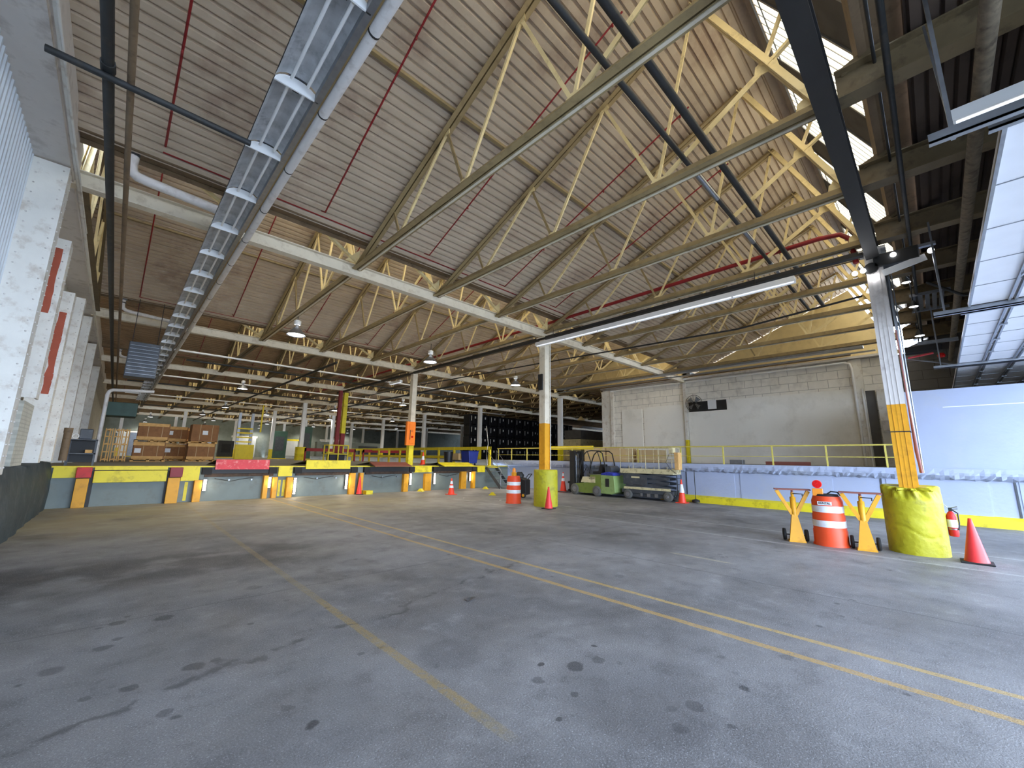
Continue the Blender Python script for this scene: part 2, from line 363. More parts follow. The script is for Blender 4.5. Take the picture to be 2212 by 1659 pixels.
# floor and ground
struct('floor', MB().box(-1.9, 17.9, -5.6, 18.4, -.2, 0), 'floor')
struct('floor_outside', MB().box(-30, 50, -40, -5.6, -.25, -.02), 'ground')
# dock and raised floors
d = MB().box(-1.9, 17.3, 18.26, 87, 0, 1.22)
struct('dock_platform', d, 'dockfloor')
w = MB().box(17.6, FARX, .8, 87, .9, 1.55); w.box(17.6, 24.4, -5.6, .8, .9, 1.5)
struct('raised_walkway', w, 'dockfloor')

# ------------------------------------------------------------------ roof decks
def deck_profile():
    pr = []; y0 = .92; y1 = 8.75
    sl = -.41; L_ = math.hypot(1, sl); ty, tz = 1/L_, sl/L_; ny, nz = -tz, ty   # tangent, normal (up)
    y = y0; base = lambda yy: zt(yy)+.11
    s_ = 0; total = (y1-y0)*L_; p0 = Vector((y0, base(y0)))
    k = 0
    while s_ < total:
        gap = .024 if k % 2 else .040
        pts = [(s_, 0), (s_+.108, 0), (s_+.116, .05)]
        pts += [(s_+.116+gap, .05)]
        pts += [(s_+.166, 0)]
        for a, h in pts: pr.append((p0.x+ty*a+ny*h, p0.y+tz*a+nz*h))
        s_ += .166; k += 1
    return pr
DP = deck_profile()
def deck_mesh(x0, x1):
    mb = MB().strip(DP, x0, x1); return mb
dm_near = deck_mesh(-1.9, 24.3); dm_far = deck_mesh(-1.9, FARX)
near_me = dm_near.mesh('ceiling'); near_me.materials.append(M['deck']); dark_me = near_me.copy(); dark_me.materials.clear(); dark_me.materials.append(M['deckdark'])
far_me = dm_far.mesh('ceiling'); far_me.materials.append(M['deck']); dim_me = far_me.copy(); dim_me.materials.clear(); dim_me.materials.append(M['deckdim'])
for i in range(0, 9):
    o = obj('ceiling', dark_me if i == 0 else (near_me if i < 2 else (far_me if i < 3 else dim_me)), None); o.location = (0, ROW[i], 0); o['kind'] = 'structure'
# roof closing pieces: sill wall, fascia above the windows, gutter pan
def roof_close(x1):
    mb = MB()
    mb.prism([(-.45, 6.95), (-.36, 7.30), (-.30, 7.30), (-.36, 6.9)], -1.9, x1)          # sill
    mb.prism([(-.82, 6.97), (-.82, 6.99), (-.36, 7.0), (-.36, 6.96)], -1.9, x1)          # gutter pan
    mb.prism([(.84, 9.56), (.78, 9.62), (.86, 10.14), (1.0, 10.18), (1.0, 10.10), (.92, 10.06)], -1.9, x1)          # fascia to the peak
    return mb
rc_n = roof_close(24.3).mesh('trim'); rc_n.materials.append(M['brownpipe']); rc_f = roof_close(FARX).mesh('trim'); rc_f.materials.append(M['brownpipe'])
for i in range(0, 9):
    o = obj('trim', rc_n if i < 2 else rc_f, None); o.location = (0, ROW[i], 0); o['kind'] = 'structure'
# clerestory windows: one strip per bay; a pane of ribbed daylit glazing between each pair of trusses
def window_meshes(xs):
    fr, pn, sol = MB(), MB(), MB()
    def P(t, x, off=0): return (x, -.35+1.22*t-off*.9, 7.32+2.32*t+off*.45)
    for a, b in zip(xs[:-1], xs[1:]):
        wa, wb = a+.38, b-.58
        if a < 0 or a > 24: sol.add([P(0, a), P(0, b), P(1, b), P(1, a)], [(0, 1, 2, 3)]); continue  # blank panels put in to stop window light in far hall and left end
        pn.add([P(.04, wa), P(.04, wb), P(.97, wb), P(.97, wa)], [(0, 1, 2, 3)])
        for x0, x1 in ((a, wa), (wb, b)):
            sol.add([P(0, x0), P(0, x1), P(1, x1), P(1, x0)], [(0, 1, 2, 3)])
        fr.bar(P(.02, wa), P(.02, wb), .05, .05); fr.bar(P(.98, wa), P(.98, wb), .05, .05)
        for x in (wa, wb): fr.bar(P(0, x), P(1, x), .05, .05)
        k = int((wb-wa)/.2)
        for j in range(1, k): fr.bar(P(.02, wa+(wb-wa)*j/k, -.015), P(.98, wa+(wb-wa)*j/k, -.015), .022, .012)
        fr.bar(P(.88, wa, -.02), P(.88, wb, -.02), .02, .02)
    return fr, pn, sol
xs_near = [-1.04]+XT+[23.9]
xs_far = [-1.04+2.47*k for k in range(0, 25)]
wn = [q.mesh('window') for q in window_meshes(xs_near)]; wf = [q.mesh('window') for q in window_meshes(xs_far)]
for ms in (wn, wf):
    for me, mm in zip(ms, ('galv', 'pane', 'darkwall')): me.materials.append(M[mm])
for i in range(1, 9):
    ms = wn if i == 1 else wf
    o = obj('window_%d' % i, ms[0], None); o.location = (0, ROW[i], 0); o['kind'] = 'structure'
    obj('glazing', ms[1], None, o); obj('blind_panel', ms[2], None, o)
ms = wn   # the bay over the doors has its windows boarded
o = obj('trim', MB().prism([(-.40, 7.25), (.75, 9.40), (.69, 9.43), (-.46, 7.28)], -1.9, 24.3), 'darkwall'); o.location = (0, ROW[0], 0); o['kind'] = 'structure'

# ------------------------------------------------------------------ roof trusses
def dbl(mb, p, q, w=.10, h=.13, gap=.025, t=.014):
    p, q = Vector(p), Vector(q); d_ = (q-p).normalized(); b = Vector((1, 0, 0)).cross(d_).normalized()
    if b.z < 0: b = -b
    for s_ in (-1, 1):
        mb.bar(p+Vector((s_*(gap/2+w/2), 0, 0)), q+Vector((s_*(gap/2+w/2), 0, 0)), w, t)
        mb.bar(p+Vector((s_*(gap/2+t/2), 0, 0))+b*h/2, q+Vector((s_*(gap/2+t/2), 0, 0))+b*h/2, t, h)
BN = [7.30, 4.95, 2.47]     # bottom nodes
TN = [7.62, 5.58, 3.52]     # top nodes
def truss_parts():
    z0 = 6.44
    bc = MB(); dbl(bc, (0, .05, z0), (0, 9.5, z0), .11, .15)
    tc = MB(); dbl(tc, (0, 9.52, zt(9.52)+.0), (0, 1.55, zt(1.55)-.02), .085, .10)
    ec = MB(); dbl(ec, (0, .12, 6.5), (0, 1.66, 9.72), .085, .10)
    webs = []
    def wb(a, b, dbl_=False, m='cream', w=.06):
        k = MB(); k.bar((0, a[0], a[1]), (0, b[0], b[1]), w, .012, up=(1, 0, 0)); k.bar((.025, a[0], a[1]), (.025, b[0], b[1]), .05, .012)
        webs.append((k, m))
    T = [(y, zt(y)) for y in TN]
    wb((BN[0], 6.52), T[0], m='brownsteel'); wb((BN[0], 6.52), T[1]); wb(T[1], (BN[1], 6.52), m='brownsteel'); wb((BN[1], 6.52), T[2])
    wb(T[2], (BN[2], 6.52)); wb((BN[2], 6.52), (1.66, 9.6)); wb((BN[2], 6.52), (.66, 7.62), w=.10)
    og = MB(); og.bar((0, .66, 7.62), (0, -.02, 8.05), .07, .05); og.bar((0, .70, 7.66), (0, .30, 8.6), .05, .05); og.bar((0, -.02, 8.05), (0, .62, 9.25), .06, .06)
    gp = []
    for (y, z, r) in ((.66, 7.62, .17), (BN[2], 6.56, .14), (BN[1], 6.56, .12), (BN[0], 6.55, .10), (TN[2], zt(TN[2])-.03, .11), (TN[1], zt(TN[1])-.03, .10), (9.2, 6.56, .16), (.2, 6.62, .18)):
        g = MB(); g.prism([(y-r, z-r*.6), (y+r, z-r*.6), (y+r*.8, z+r*.5), (y+r*.2, z+r*.8), (y-r*.8, z+r*.6)], -.008, .008); gp.append(g)
    return bc, tc, ec, webs, og, gp
bc, tc, ec, webs, og, gp = truss_parts()
ordn = ['first', 'second', 'third', 'fourth', 'fifth', 'sixth', 'seventh', 'eighth', 'ninth', 'tenth']
tr = thing('roof_truss', 'cream steel roof truss of the nearest full bay, %s from the left wall' % ordn[0], 'roof truss', (XT[0], ROW[1], 0), 0, 'trusses of the nearest bay')
obj('bottom_chord', bc, 'brownsteel', tr); obj('flange_strip', MB().box(.03, .075, .1, 9.45, 6.415, 6.431), 'palesteel', tr); obj('top_chord', tc, 'brownsteel', tr); obj('end_chord', ec, 'cream', tr)
for k, m_ in webs: obj('web_member', k, m_, tr)
obj('window_bracket', og, 'cream', tr)
for g in gp: obj('gusset_plate', g, 'cream', tr)
for n_, x in enumerate(XT[1:]):
    dup(tr, (x, ROW[1], 0), label='cream steel roof truss of the nearest full bay, %s from the left wall' % ordn[n_+1])
for n_, x in enumerate(XT):
    dup(tr, (x, ROW[2], 0), label='cream roof truss of the second roof bay, %s from the left wall' % ordn[n_], group='trusses of the second bay')
allm = MB()
for k in (bc, tc): allm.add(k.v, k.f)
nch = len(allm.f)
for k in (ec, og): allm.add(k.v, k.f)
for k, _ in webs: allm.add(k.v, k.f)
for g in gp: allm.add(g.v, g.f)
am = allm.mesh('roof_truss'); am.materials.append(M['cream']); am.materials.append(M['dimsteel'])
for p_ in am.polygons: p_.material_index = 1 if p_.index < nch else 0
bayn = {3: 'third', 4: 'fourth', 5: 'fifth', 6: 'sixth', 7: 'seventh', 8: 'eighth'}
for i in range(3, 9):
    for x in [1.43+2.475*k for k in range(0, 17)]:
        o = obj('roof_truss', am, None); o.location = (x, ROW[i], 0)
        tag(o, 'cream roof truss in the %s bay back, one of a row far beyond the dock' % bayn[i], 'roof truss', 'trusses of the %s bay' % bayn[i])
for x in [23.85+2.475*k for k in range(0, 6)]:
    o = obj('roof_truss', am, None); o.location = (x, ROW[2], 0)
    tag(o, 'roof truss in the dark hall beyond the right wall opening', 'roof truss', 'trusses beyond the right wall')
# end wall trusses and gable infill
for i in (1, 2):
    g = MB().prism([(0.1, 6.45), (9.5, 6.45), (9.5, zt(9.5)+.08), (1.55, zt(1.55)+.08)], 24.05, 24.12)
    o = struct('wall_gable_right', g, 'creamwall'); o.location = (0, ROW[i], 0)
for i in range(-1, 8):
    g = MB().prism([(-.1, 6.3), (9.5, 6.3), (9.5, zt(9.5)+.2), (1.55, zt(1.55)+.2), (-.4, 7.3)], -1.62, -1.56)
    o = struct('wall_gable_left', g, 'greysteel' if i < 2 else 'creamwall'); o.location = (0, ROW[i+1], 0)
g = MB().prism([(-.1, 6.3), (9.5, 6.3), (9.5, zt(9.5)+.2), (1.55, zt(1.55)+.2), (-.4, 7.3)], 24.15, 24.3)
o = struct('wall_gable_right', g, 'darkwall'); o.location = (0, ROW[0], 0)
for i in (2,):
    o = obj('roof_truss', am, None); o.location = (-1.12, ROW[i], 0)
    tag(o, 'cream roof truss against the left wall in the %s bay' % ('nearest' if i == 1 else 'second'), 'roof truss')

# girders of the bay over the camera
gx = MB(); gx.box(-.012, .012, .1, 9.45, 6.42, 6.80); gx.box(-.13, .13, .1, 9.45, 6.40, 6.42); gx.box(-.13, .13, .1, 9.45, 6.80, 6.82)
gm = gx.mesh('roof_girder'); gm.materials.append(M['dimsteel'])
for n_, x in enumerate(XT):
    o = obj('roof_girder', gm, None); o.location = (x, ROW[0], 0)
    tag(o, 'deep tan roof girder above the door bay, %s from the left wall' % ordn[n_], 'girder', 'girders over the door bay')
    post = MB(); post.bar((0, 1.7, 6.82), (0, 1.7, 9.85), .09, .09); post.bar((0, 9.4, 6.82), (0, 1.7, 9.86), .10, .10); post.bar((0, 5.0, 6.82), (0, 1.9, 9.8), .07, .07); post.bar((0, 5.2, 6.82), (0, 5.2, 8.45), .07, .07)
    obj('rafter', post, 'dimsteel', o)

# row beams
def ibeam(x0, x1, z0=6.25, z1=6.55, fw=.2, t=.02):
    return MB().box(x0, x1, -fw/2, fw/2, z0, z0+t).box(x0, x1, -fw/2, fw/2, z1-t, z1).box(x0, x1, -t/2, t/2, z0+t, z1-t)
lab = {1: 'black steel beam crossing overhead at the nearest column', 2: 'pale steel beam crossing at the second column row, ending at the middle column', 3: 'pale steel cross beam above the dock edge column'}
for i in range(1, 9):
    x1 = 24.0 if i < 3 else FARX
    nm = {4: 'fourth', 5: 'fifth', 6: 'sixth', 7: 'seventh', 8: 'eighth'}.get(i, '')
    mb = ibeam(-1.2, x1) if i > 1 else MB().box(-1.2, 17.5, -.11, .11, 6.02, 6.05).box(-1.2, 17.5, -.11, .11, 6.36, 6.40).box(-1.2, 17.5, -.015, .015, 6.05, 6.36)
    o = obj('cross_beam', mb, 'palesteel' if i > 1 else 'black'); o.location = (0, ROW[i], 0)
    tag(o, lab.get(i, 'pale steel cross beam at the %s column row back' % nm), 'beam')
# sway braces on the second row beam
br = MB(); br.bar((0, 0, 6.55), (-1.55, -.15, 7.35), .07, .07); br.prism([(0, 6.55), (-.35, 6.55), (-.0, 6.95)], -.01, .01, 'y')
bm_ = br.mesh('sway_brace'); bm_.materials.append(M['cream'])
for i in (2, 3):
    for n_, x in enumerate(XT[:5] if i == 2 else XT[1:5]):
        o = obj('sway_brace', bm_, None); o.location = (x, ROW[i]-.15, 0)
        if i == 2: tag(o, 'diagonal cream brace on the pale cross beam, at the %s nearest-bay truss' % ordn[n_], 'brace')
        else: tag(o, 'diagonal cream brace on the cross beam over the dock edge, %s of the row' % ordn[n_], 'brace')

# gutter pipes under each deck edge, sprinkler runs
for i in range(1, 6):
    bn = {1: 'nearest', 2: 'second', 3: 'third', 4: 'fourth', 5: 'fifth'}[i]
    g = MB().tube([(-1.2, 8.72, 6.93), (16 if i < 2 else 22, 8.72, 6.93)], .06, 8)
    o = obj('gutter_pipe', g, 'brownpipe'); o.location = (0, ROW[i], 0); tag(o, 'brown gutter pipe along the low edge of the %s roof bay' % bn, 'pipe')
    t = thing('sprinkler_pipe', 'red sprinkler pipe run under the %s roof bay with thin branches up the slope' % bn, 'sprinkler pipe', (0, ROW[i], 0))
    obj('main_pipe', MB().tube([(-.1, 8.55, 6.98), (12.5, 8.55, 6.98)], .04, 8), 'red', t)
    for x in (-.08, 2.6, 5.25, 7.97, 10.4):
        b = MB().tube([(x, 8.55, 6.98), (x, 8.50, 7.05)]+[(x, y, zt(y)-.10) for y in (8.2, 5, 2.4)], .018, 6)
        for y in (6.6, 4.6, 2.6): b.lathe([(.012, 0), (.02, .02), (.012, .06)], (x, y, zt(y)-.17), 6)
        obj('branch_pipe', b, 'red', t)
for i in (1, 2):
    o = obj('purlin', MB().bar((-1.5, 5.25, zt(5.25)+.06), (24, 5.25, zt(5.25)+.06), .07, .06), 'brownsteel'); o.location = (0, ROW[i], 0)
    tag(o, 'slim tan purlin halfway up the %s roof bay' % ('nearest' if i == 1 else 'second'), 'purlin')
t = tag(obj('fire_main_pipe', MB().tube([(11.45, 38, 6.85), (11.45, 9, 6.85), (11.45, 1.35, 6.95), (11.45, .95, 6.9), (11.42, .78, 6.7), (11.42, .74, 6.1)], .055, 10), 'red'), 'thick red fire main along the column line, bending down at the nearest column', 'pipe')
for n_, (y, z, m_, l_) in enumerate(((2.42, 6.78, 'darkpipe', 'nearer'), (2.02, 6.80, 'darkpipe', 'thicker, farther'))):
    tt = thing('overhead_pipe', '%s of two dark pipes crossing under the steep end of the nearest roof bay' % l_, 'pipe')
    obj('pipe', MB().tube([(-1, y, z), (16.2, y, z)], .045+.015*n_, 8), m_, tt)
    if n_ == 0:
        for a in (6.9, 9.2, 11.6): obj('light_section', MB().tube([(a, y, z), (a+1.0, y, z)], .052, 8), 'galv', tt)

# ------------------------------------------------------------------ columns
def hcol(h, z0, w=.28):
    t = .018
    mb = MB().box(-w/2, -w/2+t, -w/2, w/2, z0, h).box(w/2-t, w/2, -w/2, w/2, z0, h).box(-w/2+t, w/2-t, -.012, .012, z0, h)
    mb.box(-w/2-.004, -w/2, -.006, .006, z0, h)
    for s_ in (-1, 1): mb.box(-w/2-.008, -w/2+.0, s_*w*.24-.004, s_*w*.24+.004, z0, h)
    mb.box(-w/2+.02, w/2-.02, -w/2+.02, -w/2+.04, z0, h)
    return mb
def column(x, y, z0, zy, label, m='palesteel', my='orangeyellow', top=6.25, w=.28, group=None, extra=True):
    t = thing('steel_column', label, 'column', (x, y, 0), 0, group)
    obj('shaft', hcol(top, zy, w), m, t)
    obj('painted_base', hcol(zy, z0, w), my, t)
    if extra: obj('cap_plate', MB().cbox(0, 0, top-.03, w+.16, w+.16, .04), m, t)
    return t
c1 = column(11.35, ROW[1], 1.2, 2.85, 'nearest steel column, pale grey above an orange-yellow base rising from the chipped yellow drum', 'greysteel')
cnd = MB()
for a, r in ((.19, .016), (.235, .012)): cnd.tube([(.10, -a, 1.5), (.10, -a, 5.9)], r, 6)
cnd.tube([(.02, -.19, 2.0), (.02, -.19, 5.6)], .025, 6)
obj('conduit', cnd, 'galv', c1)
obj('red_hose', MB().tube([(-.04, -.17, 4.4), (-.05, -.18, 2.8), (-.05, -.19, 1.9), (-.04, -.21, 1.5)], [.012, .014, .03, .022], 6), 'bronze', c1)
obj('strap', MB().cbox(0, 0, 2.3, .31, .31, .02), 'black', c1)
c2 = column(11.35, ROW[2], 1.2, 2.95, 'middle steel column, white above an orange base rising from the second yellow drum')
obj('conduit', MB().tube([(.2, -.12, 1.3), (.2, -.12, 6.2)], .016, 6), 'wallwhite', c2)
obj('black_box', MB().cbox(-.17, .05, 4.5, .06, .2, .6), 'black', c2)
c3 = column(11.35, ROW[3], 1.22, 2.25, 'steel column at the dock edge with an orange electrical cabinet on it', 'palesteel', 'dockyellow')
t = thing('electrical_cabinet', 'bright orange electrical cabinet mounted on the dock edge column', 'cabinet', (11.2, ROW[3]-.22, 2.25))
obj('body', MB().box(-.28, .22, -.12, .06, 0, 1.25), 'orangebox', t, .01)
obj('door', MB().box(-.14, .14, -.15, -.12, .1, 1.15), 'orangebox', t, .008)
for z in (.72, .78): obj('label_plate', MB().box(-.07, .05, -.156, -.15, z, z+.02), 'darkred', t)
obj('stop_button', MB().lathe([(.05, 0), (.05, -.03), (.03, -.05)], (.02, -.15, .45), 16, 'y'), 'redlens', t)
obj('handle', MB().box(-.12, -.1, -.18, -.15, .3, .8), 'black', t)
# distant columns
def far_col(x, i, z0=1.22, label='', guard=True, m='white', yb=1.0, grp=None):
    return column(x, ROW[i], z0, z0+yb, label, m, 'dockyellow', 6.25, .30, grp, False)
rown = {4: 'third', 5: 'fourth', 6: 'fifth', 7: 'sixth', 8: 'seventh'}
for i in range(5, 9):
    far_col(11.7, i, label='white column in line behind the dock edge column, %s row back' % rown[i], yb=.3 if i == 5 else 1)
for i, l_ in ((3, 'tan column with yellow base behind the thin walkway rail, left of the forklift mast'), (4, 'tan column standing in front of the stacked black containers'), (5, 'slim tan column just right of the orange cabinet'),
              (6, 'white column left of the orange cabinet'), (7, 'white column midway between the red post and orange cabinet'), (8, 'far white column just right of the yellow and red posts')):
    far_col(24.0, i, 1.56 if i < 5 else 1.22, l_)
for i in range(5, 9):
    far_col(36.4, i, 1.22, 'far pale column of the outer column line', grp='outer column line')
for x, i in ((5.2, 7), (5.2, 8), (17.8, 6), (17.8, 7), (17.8, 8), (30, 8), (0.2, 8)):
    far_col(x, i, 1.22, 'slim pale post far back on the warehouse floor', grp='far posts')
t = thing('steel_post', 'dark red steel post standing beside a yellow post behind the dock', 'post', (11.05, 29.0, 1.22))
obj('shaft', MB().cbox(0, 0, 2.5, .22, .22, 5.0), 'darkred', t); obj('base_plate', MB().cbox(0, 0, .02, .4, .4, .04), 'darkred', t)
for z in (1.2, 1.7): obj('collar', MB().cbox(0, 0, z, .3, .3, .06), 'darkred', t)
t = thing('steel_column', 'yellow steel column with a red foot beside the dark red post', 'column', (11.45, 29.1, 1.22))
obj('shaft', MB().box(-.14, .14, -.14, .14, 2.0, 4.9), 'dockyellow', t); obj('painted_base', MB().box(-.14, .14, -.14, .14, 0, 2.0), 'darkred', t)
# column guards
def guard(x, y, z, h, r, label):
    t = thing('column_guard', label, 'column guard', (x, y, z))
    obj('drum', MB().lathe([(r, 0), (r, h*.48), (r*1.04, h*.5), (r, h*.52), (r, h)], n=20), 'dockyellow', t)
    obj('band', MB().lathe([(r*1.01, h*.25), (r*1.01, h*.27)], n=20), 'orangeyellow', t)
guard(11.7, ROW[5], 1.22, 1.15, .42, 'yellow round column guard between the pink dock plate and yellow cage')
guard(11.7, ROW[7], 1.22, 1.1, .5, 'small yellow column guard far back near the cardboard stack')
guard(11.7, ROW[8], 1.22, 1.1, .5, 'smallest yellow column guard beside the right cardboard stack')
guard(24.0, ROW[8], 1.22, 1.1, .6, 'yellow column guard behind the yellow cage')
guard(17.8, ROW[6], 1.22, 1.1, .4, 'yellow column guard left of the yellow cage')

# drum bollards at column feet
def drum(x, y, r, h, label, chipped):
    n, m = 96, 44; mb = MB(); v = []
    for j in range(m+1):
        z = h*j/m
        for k in range(n):
            a = 2*PI*k/n; rr = r+random.uniform(-.002, .002)
            if chipped:
                top = max(0, (z-h*.78)/(h*.22)); fr = max(0, math.cos(a-PI-.15))
                rr -= .16*top*fr**.7*(1+.5*math.sin(9*a)+.3*math.sin(23*a+z*20))
                rr -= .02*max(0, 1-abs(z-.62)/.1)*max(0, math.cos((a-PI-.35)*4)) if abs(a-PI-.35) < .4 else 0
                rr -= .022*max(0, 1-abs(z-.42-.1*math.sin(a*3))/.03) if abs(a-PI) < .9 else 0
            if j == m: rr -= .03
            v.append((rr*math.cos(a), rr*math.sin(a), z - (.06*max(0, math.cos(a-PI)) if chipped and j > m-3 else 0)))
    f = [(j*n+k, j*n+(k+1) % n, (j+1)*n+(k+1) % n, (j+1)*n+k) for j in range(m) for k in range(n)]
    t = thing('concrete_bollard', label, 'bollard', (x, y, 0))
    b = MB().add(v, f, True); obj('drum_body', b, 'drumyellow', t)
    tp = MB().add(v[-n:], [tuple(range(n))]); obj('concrete_top', tp, 'greysteel' if not chipped else 'drumyellow', t)
    return t
drum(11.35, ROW[1], .43, 1.26, 'big chipped yellow concrete drum around the nearest column, beside the lone red cone', True)
drum(11.42, ROW[2], .43, 1.28, 'yellow concrete drum around the middle column with a red cone in front', False)

# ------------------------------------------------------------------ left wall
def corr(x, y0, y1, z0, z1, p=.15, a=.03):
    pr = []; y = y0
    while y < y1: pr += [(y, 0), (y+p*.35, 0), (y+p*.5, a), (y+p*.85, a)]; y += p
    mb = MB(); n = len(pr); v = [(x+q[1], q[0], z0) for q in pr]+[(x+q[1], q[0], z1) for q in pr]
    return mb.add(v, [(i, n+i, n+i+1, i+1) for i in range(n-1)])
struct('wall_left', MB().box(-1.9, -1.6, -5.6, 87, 0, 6.35), 'wallwhite')
struct('wall_left_sheeting', corr(-1.58, -5.4, 9.5, 1.3, 6.3), 'sheet')
pl_ = MB()
nn = 80; vv = []
for k in range(nn+1):
    y = -5.4+(18.2+5.4)*k/nn
    j = lambda a: a*(random.random()-.5)
    vv += [(-1.22+j(.05), y, 0), (-1.20+j(.08), y, .5), (-1.24+j(.08), y, 1.0), (-1.30+j(.04), y, 1.34+j(.06)), (-1.6, y, 1.38)]
pl_.add(vv, [(5*k+a, 5*k+a+1, 5*k+a+6, 5*k+a+5) for k in range(nn) for a in range(4)], True)
struct('baseboard_left', pl_, 'plinth')
struct('trim_left', MB().box(-1.6, -1.15, -5.4, 86, 6.28, 6.36).box(-1.18, -1.12, -5.4, 86, 6.36, 6.75).box(-1.6, -1.15, -5.4, 86, 6.36, 7.1), 'greysteel')
def wcol(y, w, zb, zt_, label, xo=-1.15, chip=None, wy=.35):
    t = thing('wall_column', label, 'column', (0, y, 0))
    mb = MB().box(xo-.40, xo, -.02, 0, zb, zt_).box(xo-.03, xo, 0, wy, zb, zt_).box(xo-.40, xo-.37, 0, wy, zb, zt_)
    obj('shaft', mb, 'wallwhite', t)
    rv = MB(); z = zb+.1
    while z < zt_:
        for xx in (xo-.34, xo-.06): rv.lathe([(.013, 0), (.010, -.012), (.003, -.014)], (xx, -.02, z), 6, 'y')
        for yy in (.06, wy-.06): rv.lathe([(.013, 0), (.010, .012), (.003, .014)], (xo, yy, z), 6, 'x')
        z += .17
    obj('rivets', rv, 'greysteel', t)
    if chip: 
        for (z0, z1, y0) in chip:
            pts = []
            n = 9
            for k in range(n+1): pts.append((y0+.03+.02*random.random(), z0+(z1-z0)*k/n))
            for k in range(n, -1, -1): pts.append((y0+.12+.05*random.random(), z0+(z1-z0)*k/n))
            pts = [(xo-.04-q[0]*1.1, q[1]) for q in pts]; obj('peeled_patch', MB().prism(pts, -.024, -.0205, 'y'), 'chip', t)
    return t
wcol(9.4, .45, 1.3, 6.25, 'nearest riveted white column on the left wall, at the end of the ribbed sheeting')
wcol(11.3, .3, 2.6, 5.7, 'second riveted white column on the left wall with a peeled red strip', chip=[(4.2, 5.5, .0)])
wcol(13.6, .5, 1.4, 5.3, 'third white wall column with a ragged orange peeled edge', chip=[(2.9, 4.8, -.02)])
wcol(16.2, .4, 1.4, 5.9, 'fourth riveted white column on the left wall just before the dock')
wcol(19.6, .4, 1.3, 6.2, 'fifth riveted white column on the left wall, behind the grey shelf cart')
wcol(24.5, .4, 1.22, 6.2, 'sixth white column on the left wall, beyond the shelf cart')
wcol(31.0, .4, 1.22, 6.2, 'seventh white column on the left wall near the upright pallets')
tag(obj('wall_patch', MB().box(-1.6, -1.35, 12.0, 13.3, 1.36, 2.6), 'brick'), 'grey brick patch low on the left wall between the peeled columns', 'brick patch')
tag(obj('wall_patch', MB().box(-1.6, -1.38, 10.2, 11.2, 1.36, 2.3), 'brick'), 'smaller brick patch low on the left wall beside the nearest riveted column', 'brick patch')
tag(obj('cable_conduit', MB().tube([(-1.10, .5, 6.3), (-1.08, 6, 6.28), (-1.08, 14, 6.2), (-1.1, 30, 6.2)], .03, 6).tube([(-1.05, .5, 6.2), (-1.05, 12, 6.22)], .015, 6), 'wallwhite'), 'thin white conduit running along the top of the left wall', 'conduit')
tag(obj('overhead_pipe', MB().tube([(-.65, 1, 6.0), (-.65, 60, 6.0)], .055, 10).lathe([(.068, 0), (.068, .15)], (-.65, 6.0, 6.0), 10, 'y'), 'darkpipe'), 'thick black pipe running back beside the left wall', 'pipe')
tag(obj('overhead_pipe', MB().tube([(-.45, 1, 5.95), (-.45, 50, 5.95)], .036, 8), 'brownpipe'), 'thin brown pipe running back beside the thick black pipe', 'pipe')
tag(obj('overhead_pipe', MB().tube([(-1.12, 6.12, 5.9), (.78, 6.12, 5.9)], .04, 8), 'darkpipe'), 'dark pipe crossing from the left wall to the reflector row', 'pipe')
tag(obj('wall_pipe', MB().tube([(-1.05, 17.9, 1.39), (-1.05, 17.9, 2.2)], .09, 10).tube([(-1.05, 17.9, 2.2), (-1.05, 17.9, 2.35)], .10, 10), 'brownpipe'), 'stubby brown pipe standing at the left end of the dock', 'pipe')
# white roof drains
for n_, (y, l_) in enumerate(((9.35, 'nearest white drain pipe bending from the roof toward the reflector row'), (18.98, 'second white drain pipe elbow behind the first, near the left wall'), (28.52, 'third white drain pipe elbow far along the left wall'))):
    t = thing('drain_pipe', l_, 'drain pipe', (0, y, 0))
    obj('elbow_pipe', MB().tube([(-.47, 0, 6.95), (-.47, 0, 6.66), (-.44, 0, 6.56), (-.36, 0, 6.50), (-.2, 0, 6.48), (.98, 0, 6.40)], .088 if n_ == 0 else .06, 12), 'pvc', t)
    obj('roof_collar', MB().lathe([(.09, 6.85), (.09, 7.12)], (-.47, 0, 0), 12), 'galv', t)
    obj('clamp', MB().lathe([(.082, 6.74), (.082, 6.77)], (-.47, 0, 0), 12), 'black', t)
    obj('sump_box', MB().cbox(-.2, .05, 7.06, .9, .5, .10), 'black', t)

# row of reflector fixtures with unlit tubes plus the pipe beside it
def reflector():
    L_ = 1.44; t = thing('reflector_light', 'nearest grey trough reflector light in the long row on the left, unlit tubes', 'light fixture', (1.0, 1.95, 0), 0, 'row of trough reflector lights')
    pr = []
    for k in range(11):
        a = PI*k/10; pr.append((-.25*math.cos(a), 6.0+.16*math.sin(a)))
    sh = MB(); sh.strip(pr, 0.01, L_-.01, 'y'); sh.strip([(p[0]*1.03, p[1]+.008) for p in pr][::-1], 0.01, L_-.01, 'y')
    obj('reflector', sh, 'zinc', t)
    e = MB(); e.prism(pr, 0, .018, 'y'); 
    obj('end_plate', e, 'white', t)
    for x in (-.09, .09):
        obj('tube', MB().tube([(x, .06, 6.05), (x, L_-.06, 6.05)], .019, 8), 'white', t)
    obj('socket', MB().cbox(0, .05, 6.06, .07, .05, .05), 'black', t)
    return t
rf = reflector()
NR = 31
for k in range(1, NR):
    dup(rf, (1.0, 1.95+1.465*k, 0), label='grey trough reflector light in the long row on the left, %s' % ('%s from the near end' % ordn[k] if k < 10 else 'deep along the row'), group='row of trough reflector lights' if k < 10 else 'far trough reflector lights')
t = thing('pvc_pipe', 'long white plastic pipe running beside the trough reflector lights', 'pipe')
obj('pipe', MB().tube([(1.36, .5, 6.02), (1.36, 46, 6.02)], .062, 14), 'pvc', t)
